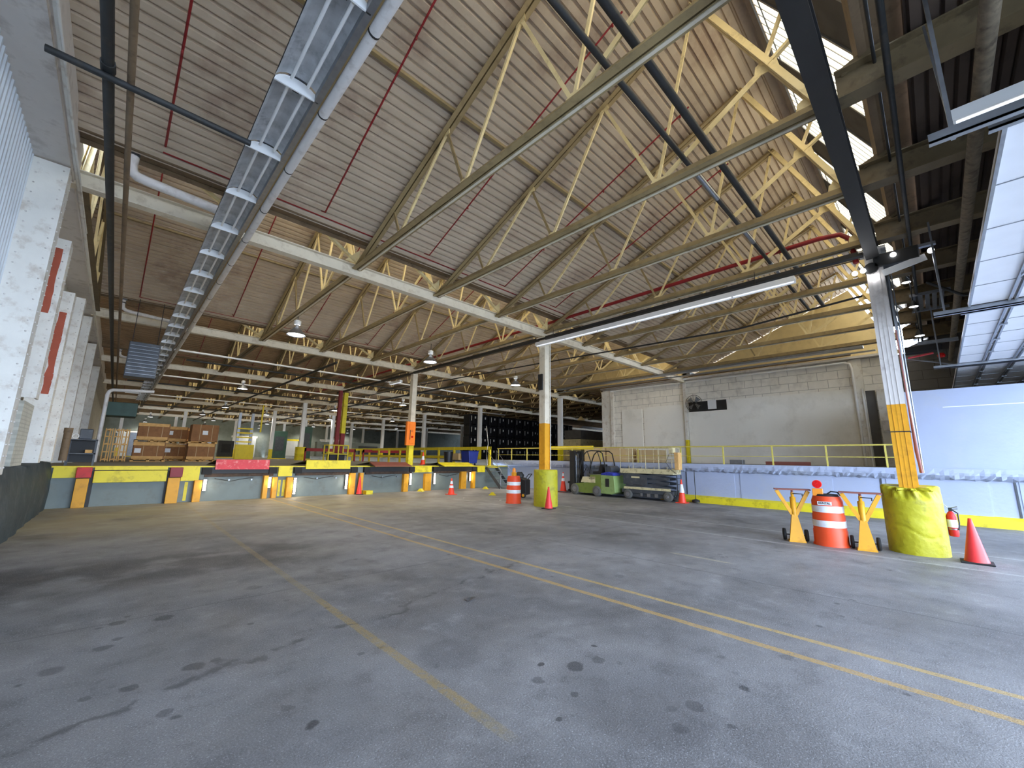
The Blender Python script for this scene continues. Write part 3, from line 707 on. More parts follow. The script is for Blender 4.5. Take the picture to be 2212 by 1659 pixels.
for k in range(30): obj('clamp', MB().lathe([(.066, 0), (.066, .022)], (1.36, 2.1+1.465*k, 6.02), 14, 'y'), 'black', t)
obj('support_rail', MB().box(1.20, 1.27, .5, 46, 6.0, 6.10), 'galv', t)
tag(obj('unistrut_rail', MB().box(.9, 1.1, .5, 46, 6.17, 6.23), 'galv'), 'galvanised rail carrying the trough reflector lights', 'rail')

# ------------------------------------------------------------------ lamps
def highbay():
    t = thing('high_bay_lamp', '', 'lamp', (0, 0, 0))
    obj('ballast', MB().lathe([(.10, .38), (.115, .40), (.115, .52), (.06, .55)], n=16), 'white', t)
    obj('neck', MB().lathe([(.05, .26), (.05, .38)], n=10), 'galv', t)
    obj('shade', MB().lathe([(.30, 0), (.26, .08), (.14, .22), (.08, .28)], n=24, cap=False), 'galv', t)
    obj('bulb_glow', MB().lathe([(.001, .02), (.26, .02), (.24, .04)], n=20, cap=False), 'lampglow', t)
    obj('stem', MB().tube([(0, 0, .55), (0, 0, .85)], .012, 6), 'black', t)
    return t
hb = highbay()
def lampt(root, power=300, col=(1, .93, .80)):
    l = bpy.data.lights.new('lamp_light', 'SPOT'); l.energy = power; l.color = col; l.spot_size = math.radians(160); l.spot_blend = .6; l.shadow_soft_size = .25
    o = bpy.data.objects.new('lamp_light', l); COL.objects.link(o); o.location = (0, 0, -.03); o.parent = root
    return l
LAMPS = [((4.0, 15.0), 'lit bell lamp hanging in the second bay, nearest to the left lights row'), ((9.45, 15.0), 'lit bell lamp hanging left of the middle column'), ((15.9, 16.2), 'lit bell lamp seen just left of the middle column, right of the cabinet column'),
         ((5.35, 30.3), 'lit bell lamp above the cardboard stacks'), ((16.3, 29.6), 'lit bell lamp close left of the dock edge column'), ((6.65, 43.9), 'lit bell lamp in the fifth bay above the pink dock plate'),
         ((6.3, 54.2), 'small lit bell lamp far back over the cardboard stack'), ((14.2, 38.3), 'lit bell lamp beside the red post')]
hb.location = (LAMPS[0][0][0], LAMPS[0][0][1], 5.75); hb['label'] = LAMPS[0][1]
lamp_l = None
roots = [hb]
for (p, l_) in LAMPS[1:]: roots.append(dup(hb, (p[0], p[1], 5.75), label=l_, group=None))
for p in ((11, 48.5), (17.5, 48.5), (23, 44), (2.5, 63), (8.5, 63), (14.5, 63), (20.5, 63), (26.5, 63), (30, 56), (2.5, 74), (9, 74), (16, 74), (23, 74), (30, 74)):
    roots.append(dup(hb, (p[0], p[1], 5.75), label='tiny lit bell lamp far back over the warehouse floor', group='far bell lamps'))
for n_, r_ in enumerate(roots): lampt(r_, (750, 650, 800)[n_] if n_ < 3 else (600 if n_ == 4 else 480), (1, .92, .78))
def strip_light(name, x, y0, y1, z, label, lit=True, n=4):
    t = thing(name, label, 'light fixture', (x, (y0+y1)/2, z)); h = (y1-y0)/2
    obj('housing', MB().box(-.08, .08, -h, h, .05, .12), 'white', t)
    for k in range(n):
        a = -h+2*h*k/n+.03; b = -h+2*h*(k+1)/n-.03
        obj('tube', MB().tube([(0, a, .0), (0, b, .0)], .02, 8), 'tube' if lit else 'white', t)
        obj('end_cap', MB().cbox(0, b+.02, .02, .07, .03, .09), 'white', t)
    for q in (-.8*h, .8*h): obj('hanger', MB().tube([(0, q, .12), (0, q, .52)], .008, 5), 'black', t)
    obj('reflector_wing', MB().bar((-.09, -h, .03), (-.09, h, .03), .004, .10).bar((.09, -h, .03), (.09, h, .03), .004, .10), 'white', t)
    return t
strip_light('strip_light', 11.12, 1.85, 10.2, 5.92, 'long pale fluorescent strip light along the column line, nearest column to middle column', True, 6)
tag(obj('cable_tray', MB().box(11.14, 11.30, .6, 30, 6.14, 6.24), 'black'), 'black cable tray running along the column line above the strip light', 'cable tray')
tag(obj('conduit_bundle', MB().tube([(11.6, .6, 6.3), (11.6, 24, 6.3)], .02, 6).tube([(11.68, .6, 6.34), (11.68, 24, 6.34)], .02, 6).tube([(11.76, .6, 6.3), (11.76, 24, 6.3)], .016, 6), 'brownpipe'), 'bundle of tan conduits beside the cable tray on the column line', 'conduit')
t_ = strip_light('strip_light', 6.06, -3.0, -.55, 5.3, 'bright fluorescent strip light at the upper right beside the raised doors', True, 2)
strip_light('strip_light', 11.36, 21.0, 22.3, 5.9, 'short lit strip light just left of the dock edge column top', True, 1)
tag(obj('black_cable', MB().tube([(14.2, .9, 6.2), (14.0, 4, 5.9), (13.6, 12, 6.0), (13.2, 22, 6.1), (13, 30, 6.1)], .03, 6), 'black'), 'black cable drooping back between the columns and right wall', 'cable')

# ------------------------------------------------------------------ door wall behind the camera, raised doors
dw = MB(); xs = [-1.9]+[v for p in DOORS for v in p]+[24.4]
for k in range(0, len(xs), 2): dw.box(xs[k], xs[k+1], DOOR_Y-.15, DOOR_Y, 0, 4.45)
dw.box(-1.9, 24.4, DOOR_Y-.15, DOOR_Y, 4.45, 9.0)
struct('wall_front', dw, 'darkwall')
def raised_door(x0, x1, label):
    t = thing('sectional_door', label, 'door', ((x0+x1)/2, 0, 4.5)); w = (x1-x0)/2
    y = -.72
    for k in range(9):
        p = MB().box(-w, w, y-.52, y, 0, .045)
        obj('door_section', p, 'doorpanel', t)
        r = MB().box(-w, w, y-.03, y, -.035, 0).box(-w, w, y-.49, y-.46, -.03, 0)
        obj('stiffener', r, 'galv', t)
        y -= .535
    hg = MB()
    nx = int(2*w/1.1)
    for i in range(1, nx):
        x = -w+2*w*i/nx
        hg.box(x-.006, x+.006, -5.4, -.72, -.008, 0)
    obj('panel_seams', hg, 'galv', t)
    ro = MB()
    for i in range(1, 4):
        x = -w+2*w*i/4
        for yy in [-.72-.535*k for k in range(1, 9)]: ro.cbox(x, yy, -.03, .10, .10, .035)
    obj('hinge', ro, 'galv', t)
    return t
raised_door(5.0, 10.75, 'white sectional door raised flat overhead, nearer of the two at the upper right')
raised_door(11.05, 16.8, 'white sectional door raised flat overhead between the two long tracks at the right')
raised_door(17.1, 22.8, 'white sectional door raised overhead beyond the right wall top')
for x, l_, y1 in ((10.9, 'galvanised door track sticking out beyond the raised doors, nearer one', -.28), (16.95, 'galvanised door track just above the right wall, farther one', -.25), (4.85, 'galvanised door track at the near end of the raised doors', -.28)):
    t = thing('door_track', l_, 'door track', (x, 0, 4.46))
    for s_ in (-.07, .07): obj('rail', MB().box(s_-.03, s_+.03, -5.3, y1-.0 if s_ < 0 else y1-.35, -.05, -.03).box(s_-.03, s_-.022, -5.3, y1 if s_ < 0 else y1-.35, -.05, .04), 'galv', t)
    obj('hanger', MB().bar((0, y1-.15, -.03), (0, y1-.15, 1.9), .03, .03).bar((0, y1-.15, .1), (.5, y1-.15, 1.6), .02, .02), 'galv', t); obj('hanger', MB().bar((0, -2.6, -.03), (0, -2.6, 2.0), .03, .03), 'galv', t)
tag(obj('insulated_pipe', MB().tube([(-1, -.78, 5.55), (22, -.80, 5.55)], .07, 12), 'insul'), 'mottled tan insulated pipe hanging in front of the raised doors', 'pipe')
tag(obj('overhead_pipe', MB().tube([(-1, -.15, 6.35), (24, -.15, 6.35)], .035, 8).tube([(-1, -.05, 6.75), (24, -.05, 6.75)], .02, 6), 'darkpipe'), 'dark pipe running close beside the black cross beam', 'pipe')
t = thing('louvre_panel', 'grey ribbed louvre panel in the dark roof right of the nearest column', 'louvre', (15.5, 0, 0))
lv = MB()
for k in range(5): lv.box(0, 1.7, -.12-.14*k, -.03-.14*k, 6.3, 6.34)
obj('slats', lv, 'galv', t); [obj('frame', MB().box(q-.03, q, -.8, 0, 6.28, 6.36), 'galv', t) for q in (0, 1.73)]
# machinery at the head of the nearest column
t = thing('door_operator', 'black door motor cluster with bright spotlights at the head of the nearest column', 'door operator', (11.35, ROW[1], 5.75))
obj('motor', MB().cbox(-.05, -.35, .18, .3, .7, .28), 'black', t, .02); obj('gearbox', MB().lathe([(.12, -.1), (.12, .2)], (-.1, .05, .05), 14, 'x'), 'black', t)
obj('drive_arm', MB().box(-.05, .05, -.95, -.1, .30, .36), 'galv', t); obj('cover_plate', MB().bar((-.18, -.12, -.12), (-.18, -.78, .02), .02, .14), 'white', t)
for (x, y, z) in ((-.25, .32, .0), (-.25, .18, .02), (-.22, -.32, .22), (-.22, .02, -.16), (-.2, -.86, .12)):
    obj('spot_lamp', MB().lathe([(.05, .04), (.05, 0), (.02, -.05)], (x, y, z), 12, 'x'), 'lampglow' if y < .5 else 'white', t)
t = thing('door_operator', 'black door motor cluster with a pink tube above the right wall end', 'door operator', (17.2, .1, 4.9))
obj('motor', MB().cbox(0, -.2, .2, .35, .8, .2), 'black', t, .02); obj('arm', MB().box(-.05, .05, -.95, -.1, .34, .44), 'galv', t)
obj('pink_tube', MB().tube([(-.2, .15, -.05), (-.2, -.4, .02)], .03, 8), 'pink', t); obj('bracket', MB().bar((0, .3, 0), (0, -.9, -.4), .03, .03), 'galv', t)
obj('signal_lamp', MB().lathe([(.07, 0), (.09, .06), (.06, .12)], (-.1, -.55, -.12), 12), 'redlens', t)
for (y, z, l_) in ((-.04, 6.9, 'upper'), (-.1, 6.2, 'middle'), (-.12, 5.4, 'lower')):
    t = thing('spotlight', '%s small lit spotlight just right of the nearest column top' % l_, 'spotlight', (14.6, y+.05, z-.45))
    obj('head', MB().lathe([(.10, 0), (.06, .1), (.03, .16)], n=14), 'black', t); obj('glow', MB().lathe([(.001, -.005), (.09, -.005)], n=14, cap=False), 'lampglow', t)
    obj('rod', MB().tube([(0, 0, .14), (0, 0, .8)], .01, 6), 'black', t)
tag(obj('black_hose', MB().tube([(12.3, -.3, 5.6), (12.3, -.8, 5.15), (12.2, -1.2, 5.1), (12.0, -1.6, 5.4)], .03, 8), 'black'), 'black hose looping from the motor cluster to the raised door', 'hose')

# ------------------------------------------------------------------ right wall
struct('wall_right_lower', MB().box(17.55, 17.9, -5.6, 19.6, 0, 1.3), 'wallblue')
def ledge():
    mb = MB(); n = 260; v = []
    for k in range(n+1):
        y = -5.5+25.1*k/n; r = random.random
        rough = .09 if y < 14 else .02
        v += [(17.9, y, 1.56), (17.30, y, 1.56), (17.29+.02*r(), y, 1.44+.01*r()), (17.30+.03*r(), y, 1.36+.3*rough*r()), (17.36+.06*r(), y, 1.24+rough*r()), (17.55, y, 1.2+rough*.5*r())]
    return mb.add(v, [(6*k+a, 6*k+a+1, 6*k+a+7, 6*k+a+6) for k in range(n) for a in range(5)])
struct('trim_ledge', ledge(), 'wallblue')
struct('baseboard_right', MB().prism([(17.40, 0), (17.55, .26), (17.6, .26), (17.6, 0)], -5.5, 7.9, 'y') if False else MB().strip([(17.38, 0), (17.40, .22), (17.56, .30)], -5.5, 7.9, 'y'), 'dockyellow')
tag(obj('kick_board', MB().strip([(17.38, 0), (17.40, .22), (17.56, .28)], 7.9, 8.6, 'y'), 'orangeyellow'), 'orange end of the yellow kerb behind the cone by the scissor lift', 'kerb')
pn = MB()
for (a, b) in ((-2.6, -1.45), (2.55, 5.4), (5.6, 7.5), (-.9, 1.2)): pn.box(17.535, 17.56, a, b, .28, 1.24)
struct('trim_wall_panels', pn, 'wallblue')
for y in (1.3, 7.45, -1.4): struct('trim_joint', MB().box(17.53, 17.54, y, y+.04, .3, 1.22), 'liftgrey')
sw = MB().box(17.6, 18.0, -5.6, .75, 1.5, 3.9); struct('wall_right_stub', sw, 'wallblue')
struct('trim_wall_stub', MB().box(17.58, 17.6, -5.6, -.3, 3.35, 3.37).box(17.57, 17.6, -5.6, -2.0, 1.56, 1.66).box(17.58, 17.6, .55, .75, 1.56, 3.9), 'wall')
# set back wall
struct('wall_right', MB().box(24.1, 24.4, .9, 15.8, 1.5, 6.5), 'blockwall')
struct('wall_right_side', MB().box(24.1, 24.4, -5.6, .9, 1.5, 6.4), 'greyblock')
struct('wall_far_right', MB().box(24.4, FARX, 9.8, 10.0, 1.5, 10), 'darkwall').update_tag()
struct('wall_end', MB().box(FARX, FARX+.2, 9.8, 87, 1, 10), 'darkwall')
struct('wall_back', MB().box(-1.9, FARX, 75.5, 75.8, 1, 11), 'backwall')
def panel(y0, y1, z0, z1, label, m='wall'):
    return tag(obj('wall_board', MB().box(24.02, 24.1, y0, y1, z0, z1), m), label, 'wall board')
# smooth boards with the fan opening left free
bd = MB().box(24.02, 24.1, 2.3, 9.9, 1.56, 4.5).box(24.02, 24.1, 2.3, 7.75, 4.5, 5.05)
tag(obj('wall_board', bd, 'wall'), 'large smooth white wall board behind the walkway rail, right of the fan', 'wall board')
panel(10.15, 12.72, 1.56, 5.0, 'smooth white board left of the yellow footed post on the back wall')
panel(12.85, 14.3, 1.56, 4.95, 'narrow white board at the left end of the back wall, above the cardboard boxes')
tag(obj('wall_opening', MB().box(24.05, 24.09, 7.78, 9.85, 4.5, 5.08), 'black'), 'dark rectangular opening behind the wall fan', 'wall opening')
tag(obj('wall_board', MB().box(23.99, 24.04, 8.3, 8.75, 4.6, 5.1), 'paper'), 'small white board in the dark opening beside the fan', 'wall board')
struct('trim_slot', MB().box(24.0, 24.09, 1.58, 1.9, 1.56, 4.9), 'darkwall')
struct('trim_pier', MB().box(23.8, 24.1, .95, 1.52, 1.56, 4.9).box(23.95, 24.1, 1.9, 2.3, 1.56, 6.4), 'wallwhite')
struct('trim_cap', MB().box(23.8, 24.4, .9, 15.8, 6.42, 6.52), 'greysteel')
tag(obj('pier_column', MB().box(23.8, 24.1, 15.0, 15.7, 1.56, 6.3).box(23.7, 23.8, 14.75, 14.95, 1.56, 6.2), 'wallwhite'), 'riveted white pier at the left end of the back wall', 'pier')
wp = thing('wall_pipe', 'white pipe along the top of the back wall turning down beside the slot', 'pipe')
obj('pipe_run', MB().tube([(23.9, 15, 6.28), (23.9, 2.5, 6.28), (23.88, 2.3, 6.2), (23.88, 2.25, 6.0), (23.88, 2.2, 1.56)], .05, 8), 'white', wp)
obj('second_drop', MB().tube([(23.88, 1.98, 5.0), (23.88, 1.95, 1.56)], .045, 8), 'white', wp)
obj('dark_run', MB().tube([(23.75, 18, 6.55), (23.75, 2.2, 6.6)], .05, 6), 'brownpipe', wp)
tag(obj('duct_run', MB().box(20.5, 20.8, 1.5, 17, 6.16, 6.24).bar((21.5, 1.2, 6.18), (21.5, 18, 6.18), .05, .06), 'galv'), 'pale thin duct running along above the walkway', 'duct')
cw = column(23.95, ROW[2], 1.56, 2.88, 'slim white post with yellow foot against the back wall beside the fan', 'wallwhite', 'dockyellow', 6.3, .16)
# wall fan
t = thing('wall_fan', 'round black caged fan mounted high on the white back wall', 'fan', (23.6, 9.35, 4.95), 0)
cg = MB()
for r in (.46, .38, .30, .2, .1):
    cg.tube([(-.06, r*math.cos(2*PI*k/28), r*math.sin(2*PI*k/28)) for k in range(29)], .006 if r < .45 else .014, 5, False)
for k in range(16): a = 2*PI*k/16; cg.bar((-.07, 0, 0), (-.06, .46*math.cos(a), .46*math.sin(a)), .006, .006)
obj('cage', cg, 'black', t)
bl = MB()
for k in range(4):
    a = 2*PI*k/4+.4; b = a+.7
    bl.add([(0, .06*math.cos(a), .06*math.sin(a)), (-.05, .40*math.cos(a), .40*math.sin(a)), (.05, .40*math.cos(b), .40*math.sin(b)), (.03, .06*math.cos(b), .06*math.sin(b))], [(0, 1, 2, 3)])
obj('blades', bl, 'galv', t); obj('motor', MB().lathe([(.09, .0), (.09, .2)], n=14, axis='x'), 'black', t)
obj('bracket', MB().bar((.15, 0, -.05), (.42, 0, -.35), .06, .06).bar((.15, 0, .05), (.42, 0, .05), .05, .05), 'black', t)
# walkway rail
def rail(x, y0, y1, z, h, posts, label, mat_='thinrail', mid=True, pr=.028):
    t = thing('guard_rail', label, 'guard rail', (x, y0, z))
    obj('top_rail', MB().tube([(0, 0, h), (0, y1-y0, h)], .026, 8), mat_, t)
    if mid: obj('mid_rail', MB().tube([(0, 0, h*.45), (0, y1-y0, h*.45)], .014, 6), mat_, t)
    for p in posts: obj('post', MB().bar((0, p-y0, 0), (0, p-y0, h), .045, .045), mat_, t)
    return t
rail(17.42, .8, 19.3, 1.56, .70, (1.1, 2.6, 4.2, 5.9, 7.6, 9.6, 11.6, 13.4, 15.2, 16.7, 18.0, 19.2), 'thin yellow guard rail along the edge of the raised walkway')
tag(obj('floor_box', MB().cbox(19, 5.9, 1.66, .3, .5, .18), 'galv', bevel=.01), 'small grey box on the walkway behind the rail', 'box')
t = thing('steel_channel', 'reddish brown steel channel lying on the walkway', 'channel', (19.5, 4.2, 1.56)); obj('channel', MB().box(-.1, .1, -.75, .75, 0, .03).box(-.1, -.07, -.75, .75, .03, .14).box(.07, .1, -.75, .75, .03, .14), 'bronze', t)
tag(obj('switch_box', MB().cbox(23.7, 1.25, 3.3, .12, .45, .45), 'greysteel', bevel=.01), 'grey switch box on the pier beside the slot', 'switch box')

# ------------------------------------------------------------------ dock front
DY = 18.2
fc = MB()
segs = [(-1.9, 17.3)]
fc.box(-1.9, 17.35, DY+.05, DY+.3, 0, 1.2)
struct('wall_dock', fc, 'pit')
struct('trim_dock_edge', MB().box(-1.25, 17.3, DY-.02, DY+.3, 1.18, 1.225), 'dockyellow')
def dbox(name, x0, x1, z0, z1, dep, m, label, cat, grp=None, bev=0):
    return tag(obj(name, MB().box(x0, x1, DY-dep, DY+.05, z0, z1), m, bevel=bev), label, cat, grp)
dbox('edge_plate', -1.2, -.72, .88, 1.19, .06, 'dockyellow', 'yellow painted dock edge plate at the far left end', 'edge plate')
dbox('edge_plate', 1.78, 2.28, .72, 1.19, .06, 'dockyellow', 'square yellow edge plate between the first and second dock doors', 'edge plate')
dbox('edge_plate', 4.78, 5.28, .82, 1.19, .06, 'dockyellow', 'square yellow edge plate between the second and third dock positions', 'edge plate')
dbox('edge_plate', 10.87, 11.86, .90, 1.19, .06, 'dockyellow', 'wide yellow edge plate below the dock edge column', 'edge plate')
dbox('edge_plate', 14.9, 15.45, .86, 1.17, .06, 'dockyellow', 'yellow edge plate beside the dock stairs', 'edge plate')
def bump(x0, x1, z0, z1, label, m='orangeyellow', dep=.16, grp=None):
    return dbox('dock_bumper', x0, x1, z0, z1, dep, m, label, 'dock bumper', grp, .01)
bump(-.70, -.42, 0, .86, 'worn yellow bumper post at the left end of the dock')
bump(-.72, -.39, .88, 1.19, 'red bumper block at the left end of the dock', 'redpaint', .2)
bump(1.46, 1.80, .86, 1.18, 'dark red bumper block right of the long yellow plate', 'darkred', .2)
bump(1.44, 1.76, 0, .84, 'orange bumper post right of the long yellow plate')
bump(2.16, 2.38, 0, .74, 'orange bumper post left of the second dock position lights')
bump(4.28, 4.44, 0, .86, 'orange bumper post at the right of the pink plate bay, left of its light')
bump(4.60, 4.76, 0, .80, 'short orange bumper post right of the light under the pink plate bay')
bump(5.10, 5.32, 0, .78, 'orange bumper post left of the third dock position')
bump(7.62, 7.86, 0, .92, 'orange bumper post right of the yellow raised plate bay')
bump(8.06, 8.22, 0, .92, 'slim yellow bumper post behind the slim red cone')
bump(10.25, 10.50, 0, .84, 'orange bumper post below the tilted red plate end')
bump(11.45, 11.80, 0, .84, 'orange bumper post below the wide yellow edge plate')
bump(13.7, 14.05, 0, .92, 'orange bumper post under the fifth dock plate')
bump(14.5, 14.68, 0, .92, 'rightmost orange bumper post of the dock')
for n_, x in enumerate((1.92, 4.84, 5.0)):
    dbox('painted_stripe', x, x+.09, .05, .68, -.045, 'dockyellow', ('single thin yellow stripe on the wall below the first square plate', 'left of two thin yellow stripes below the second square plate', 'right of two thin yellow stripes below the second square plate')[n_], 'stripe')
def led(x, z0, z1, label, k):
    t = thing('dock_light', label, 'light', (x, DY-.02, z0)); h = z1-z0
    obj('backplate', MB().box(-.06, .06, -.04, 0, 0, h), 'black', t)
    nn_ = 8
    for j in range(nn_): obj('led', MB().box(-.045, .045, -.055, -.04, h*(j+.15)/nn_, h*(j+.85)/nn_), 'led', t)
    l = bpy.data.lights.new('led_light', 'POINT'); l.energy = 7; l.color = (1, .9, .75); l.shadow_soft_size = .1
    o = bpy.data.objects.new('led_light', l); COL.objects.link(o); o.location = (0, -.2, h/2); o.parent = t
led(2.47, .36, .76, 'lit white strip light left of the pink plate bay', 0); led(4.50, .40, .80, 'lit white strip light right of the pink plate bay', 1)
led(5.42, .10, .76, 'lit white strip light left of the yellow plate bay', 2); led(7.50, .22, .86, 'lit white strip light right of the yellow plate bay', 3)
led(10.66, .30, .86, 'lit white strip light under the tilted red plate end', 4); led(12.05, .30, .86, 'lit white strip light left of the fifth bay', 5); led(14.38, .40, .86, 'lit white strip light at the right end of the dock', 6)
# dock levellers
t = thing('dock_leveller', 'dock position with a long closed yellow plate at the left', 'dock leveller', (.53, DY, 0))
obj('lip_plate', MB().box(-.87, .87, -.10, -.02, .72, 1.08), 'dockyellow', t, .01); obj('toe_strip', MB().box(-.87, .87, -.06, .02, 1.10, 1.2), 'dockyellow', t); obj('gap', MB().box(-.90, .90, .0, .02, 1.07, 1.11), 'black', t)
obj('side_gap', MB().box(.86, .93, -.01, .04, 0, 1.07), 'black', t); obj('side_gap', MB().box(-.93, -.86, -.01, .04, 0, 1.07), 'black', t)
def leveller(x0, x1, lx0, lx1, label, lipm, kind):
    t = thing('dock_leveller', label, 'dock leveller', ((x0+x1)/2, DY, 0)); c = (x0+x1)/2
    obj('header', MB().box(x0-c, x1-c, -.05, .04, .96, 1.18), 'black', t)
    obj('frame_beam', MB().box(x0-c+.1, x1-c-.1, -.02, .04, .84, .96), 'brownrust', t)
    for s_ in (x0-c-.0, x1-c-.28): obj('bumper', MB().box(s_, s_+.28, -.12, 0, .93, 1.17), 'rubber', t)
    for q in (.35, .65): obj('hose_fitting', MB().lathe([(.03, 0), (.03, -.05)], (x0-c+(x1-x0)*q, -.02, .72), 8, 'y'), 'galv', t)
    obj('hose', MB().tube([(x0-c+.4, -.03, .78), (x0-c+.9, -.04, .68), (x0-c+1.2, -.04, .74), (x0-c+1.6, -.03, .8)], .012, 6), 'black', t)
    if kind == 'up':
        lp = MB().box(lx0-c, lx1-c, -.12, -.07, 1.10, 1.46); lp.box(lx0-c, lx1-c, -.07, -.02, 1.24, 1.3)
        obj('lip_plate', lp, lipm, t, .008)
        obj('platform', MB().add([(lx0-c, -.05, 1.44), (lx1-c, -.05, 1.44), (lx1-c, 2.0, 1.235), (lx0-c, 2.0, 1.235)], [(0, 1, 2, 3)]), 'dockfloor', t)
    else:
        lp = MB().prism([(-.55, 1.20), (-.53, 1.24), (.05, 1.40), (.05, 1.35)], lx0-c, lx1-c)
        obj('lip_plate', lp, lipm, t)
        obj('platform', MB().add([(lx0-c, .04, 1.40), (lx1-c, .04, 1.40), (lx1-c, 1.6, 1.235), (lx0-c, 1.6, 1.235)], [(0, 1, 2, 3)]), 'dockfloor', t)
        obj('side_skirt', MB().prism([(-.5, 1.2), (.05, 1.35), (.3, 1.2)], lx0-c, lx0-c+.02), 'black', t)
leveller(2.34, 4.72, 2.70, 4.42, 'second dock position with a raised worn pink-red plate', 'pink', 'up')
leveller(5.34, 7.95, 5.76, 7.60, 'third dock position with a raised yellow plate', 'dockyellow', 'up')
leveller(8.26, 10.85, 8.55, 10.40, 'fourth dock position with a tilted red-brown plate', 'bronze', 'tilt')
leveller(11.95, 14.8, 12.3, 14.3, 'fifth dock position with a tilted yellow plate', 'dockyellow', 'tilt')

# stairs beside the dock
t = thing('dock_stairs', 'grey open steel stairs with handrails at the right end of the dock', 'stairs', (15.55, 17.0, 0))
for k in range(5):
    z = 1.15-.22*k; y = 1.12-.24*k; obj('tread', MB().box(0, .75, y-.24, y, z-.03, z), 'dockyellow' if k == 0 else 'galv', t)
for x in (0, .75): 
    obj('stringer', MB().bar((x, 1.15, 1.12), (x, -.1, .04), .03, .18), 'liftgrey', t)
    obj('handrail', MB().tube([(x, 1.15, 1.2), (x, 1.15, 2.1), (x, -.1, 1.0), (x, -.1, 0)], .02, 6), 'galv', t)
# heavy yellow rail along the dock side
t = thing('guard_rail', 'heavy yellow two-bar guard rail running back along the dock side', 'guard rail', (16.1, 18.45, 1.22))
obj('top_rail', MB().box(-.04, .04, 0, 20.5, .93, 1.12), 'railyellow', t); obj('mid_rail', MB().box(-.04, .04, 1.6, 20.5, .40, .56), 'railyellow', t)
for k in range(12): obj('post', MB().box(-.06, .06, .0+1.78*k, .13+1.78*k, 0, 1.12), 'railyellow', t)
tag(obj('pull_rope', MB().tube([(15.85, 18.4, 1.25), (15.8, 18.45, 2.0), (15.95, 18.5, 2.5), (16.2, 19.0, 3.6)], .012, 5), 'wallwhite'), 'pale rope hanging down beside the end of the heavy yellow rail', 'rope')

# ------------------------------------------------------------------ cones, barrels, stands
def cone(x, y, z, h, label, m='coneorange', bands=(), base=.18, rz=0):
    t = thing('traffic_cone', label, 'traffic cone', (x, y, z), rz)
    obj('base', MB().box(-base, base, -base, base, 0, .025), 'rubber' if m == 'conered' else m, t, .01)
    r0 = base*.78; R_ = lambda q: r0+(.022-r0)*q
    obj('body', MB().lathe([(r0, .025)]+[(R_(q), h*q) for q in (.1, .3, .5, .7, .9, 1.0)]+[(.012, h*1.0)], n=24), m, t)
    for a, b in bands: obj('reflective_band', MB().lathe([(R_(a)+.003, h*a), (R_(b)+.003, h*b)], n=24, cap=False), 'reflect', t)
    return t
cone(10.98, -.27, 0, .74, 'plain red cone on a black base standing right of the chipped drum', 'conered', base=.2)
cone(10.83, 9.35, 0, .72, 'plain red cone in front of the middle yellow drum', 'conered')
cone(11.3, 15.6, 0, .72, 'orange cone with two white bands alone on the floor before the dock', bands=((.42, .56), (.66, .84)), base=.2)
cone(16.72, 7.35, 0, .92, 'orange cone with a broad white collar beside the scissor lift', bands=((.44, .80),), base=.2)
cone(7.98, 17.85, 0, .78, 'slim red cone against the dock bumpers', 'conered', base=.15)
cone(12.9, 20.7, 1.22, .72, 'orange cone with a white band standing up on the dock behind the dock edge column', bands=((.4, .7),))
cone(16.9, 13.6, 0, 1.0, 'orange and white cone behind the forklift mast', bands=((.55, .7), (.8, .95)), base=.22)
def barrel(x, y, label, r=.29, h=.98, rz=0):
    t = thing('traffic_barrel', label, 'traffic barrel', (x, y, 0), rz)
    pr = [(r*1.06, 0), (r*1.06, .03), (r, .05), (r, .30), (r*.96, .32), (r*.96, .60), (r*.92, .62), (r*.92, .88), (r*.86, .93), (r*.8, h)]
    obj('body', MB().lathe(pr, n=32), 'barrel', t)
    for a, b, rr in ((.37, .50, .975), (.66, .79, .935)): obj('reflective_band', MB().lathe([(r*rr, a), (r*rr, b)], n=32, cap=False), 'reflect', t)
    return t
b1 = barrel(10.9, 1.72, 'orange barrel with white bands and red warning lamp between two yellow stands')
obj('lid', MB().lathe([(.22, .98), (.20, 1.02)], n=20), 'rubber', b1); obj('handle', MB().tube([(-.1, .0, 1.0), (-.08, -.1, 1.08), (-.05, -.2, 1.07), (0, -.24, 1.0)], .015, 6), 'rubber', b1)
an = math.atan2(-1.72, -10.9)
ca, sa = math.cos(an+.08), math.sin(an+.08)
obj('label_plate', MB().add([(-.272, -.12, .81), (-.272, .12, .81), (-.272, .12, .88), (-.272, -.12, .88)], [(0, 3, 2, 1)]), 'paper', b1)
tx = text_mesh('RENTAL', .068, 'rubber', 'lettering', b1, (-.276, 0, .845), (PI/2, 0, -PI/2), sx=.82)
t = thing('warning_lamp', 'yellow battery warning lamp with a round red lens on the barrel', 'warning lamp', (10.80, 1.84, .98), .1)
obj('battery_box', MB().box(-.06, .06, -.09, .09, 0, .15), 'amber', t, .01); obj('lens', MB().lathe([(.075, -.03), (.08, 0), (.075, .03)], (0, 0, .24), 20, 'x'), 'redlens', t)
obj('lens_ring', MB().lathe([(.085, -.012), (.085, .012)], (0, 0, .24), 20, 'x'), 'coneorange', t)
b2 = barrel(11.12, 11.35, 'orange barrel with two white bands left of the middle yellow drum', .28, 1.0)
t = thing('warning_lamp', 'amber warning lamp on top of the barrel by the middle drum', 'warning lamp', (11.08, 11.3, 1.0)); obj('battery_box', MB().cbox(0, 0, .07, .14, .14, .14), 'orangeyellow', t, .01); obj('lens', MB().lathe([(.06, .14), (.07, .22), (.04, .3)], n=14), 'amber', t)
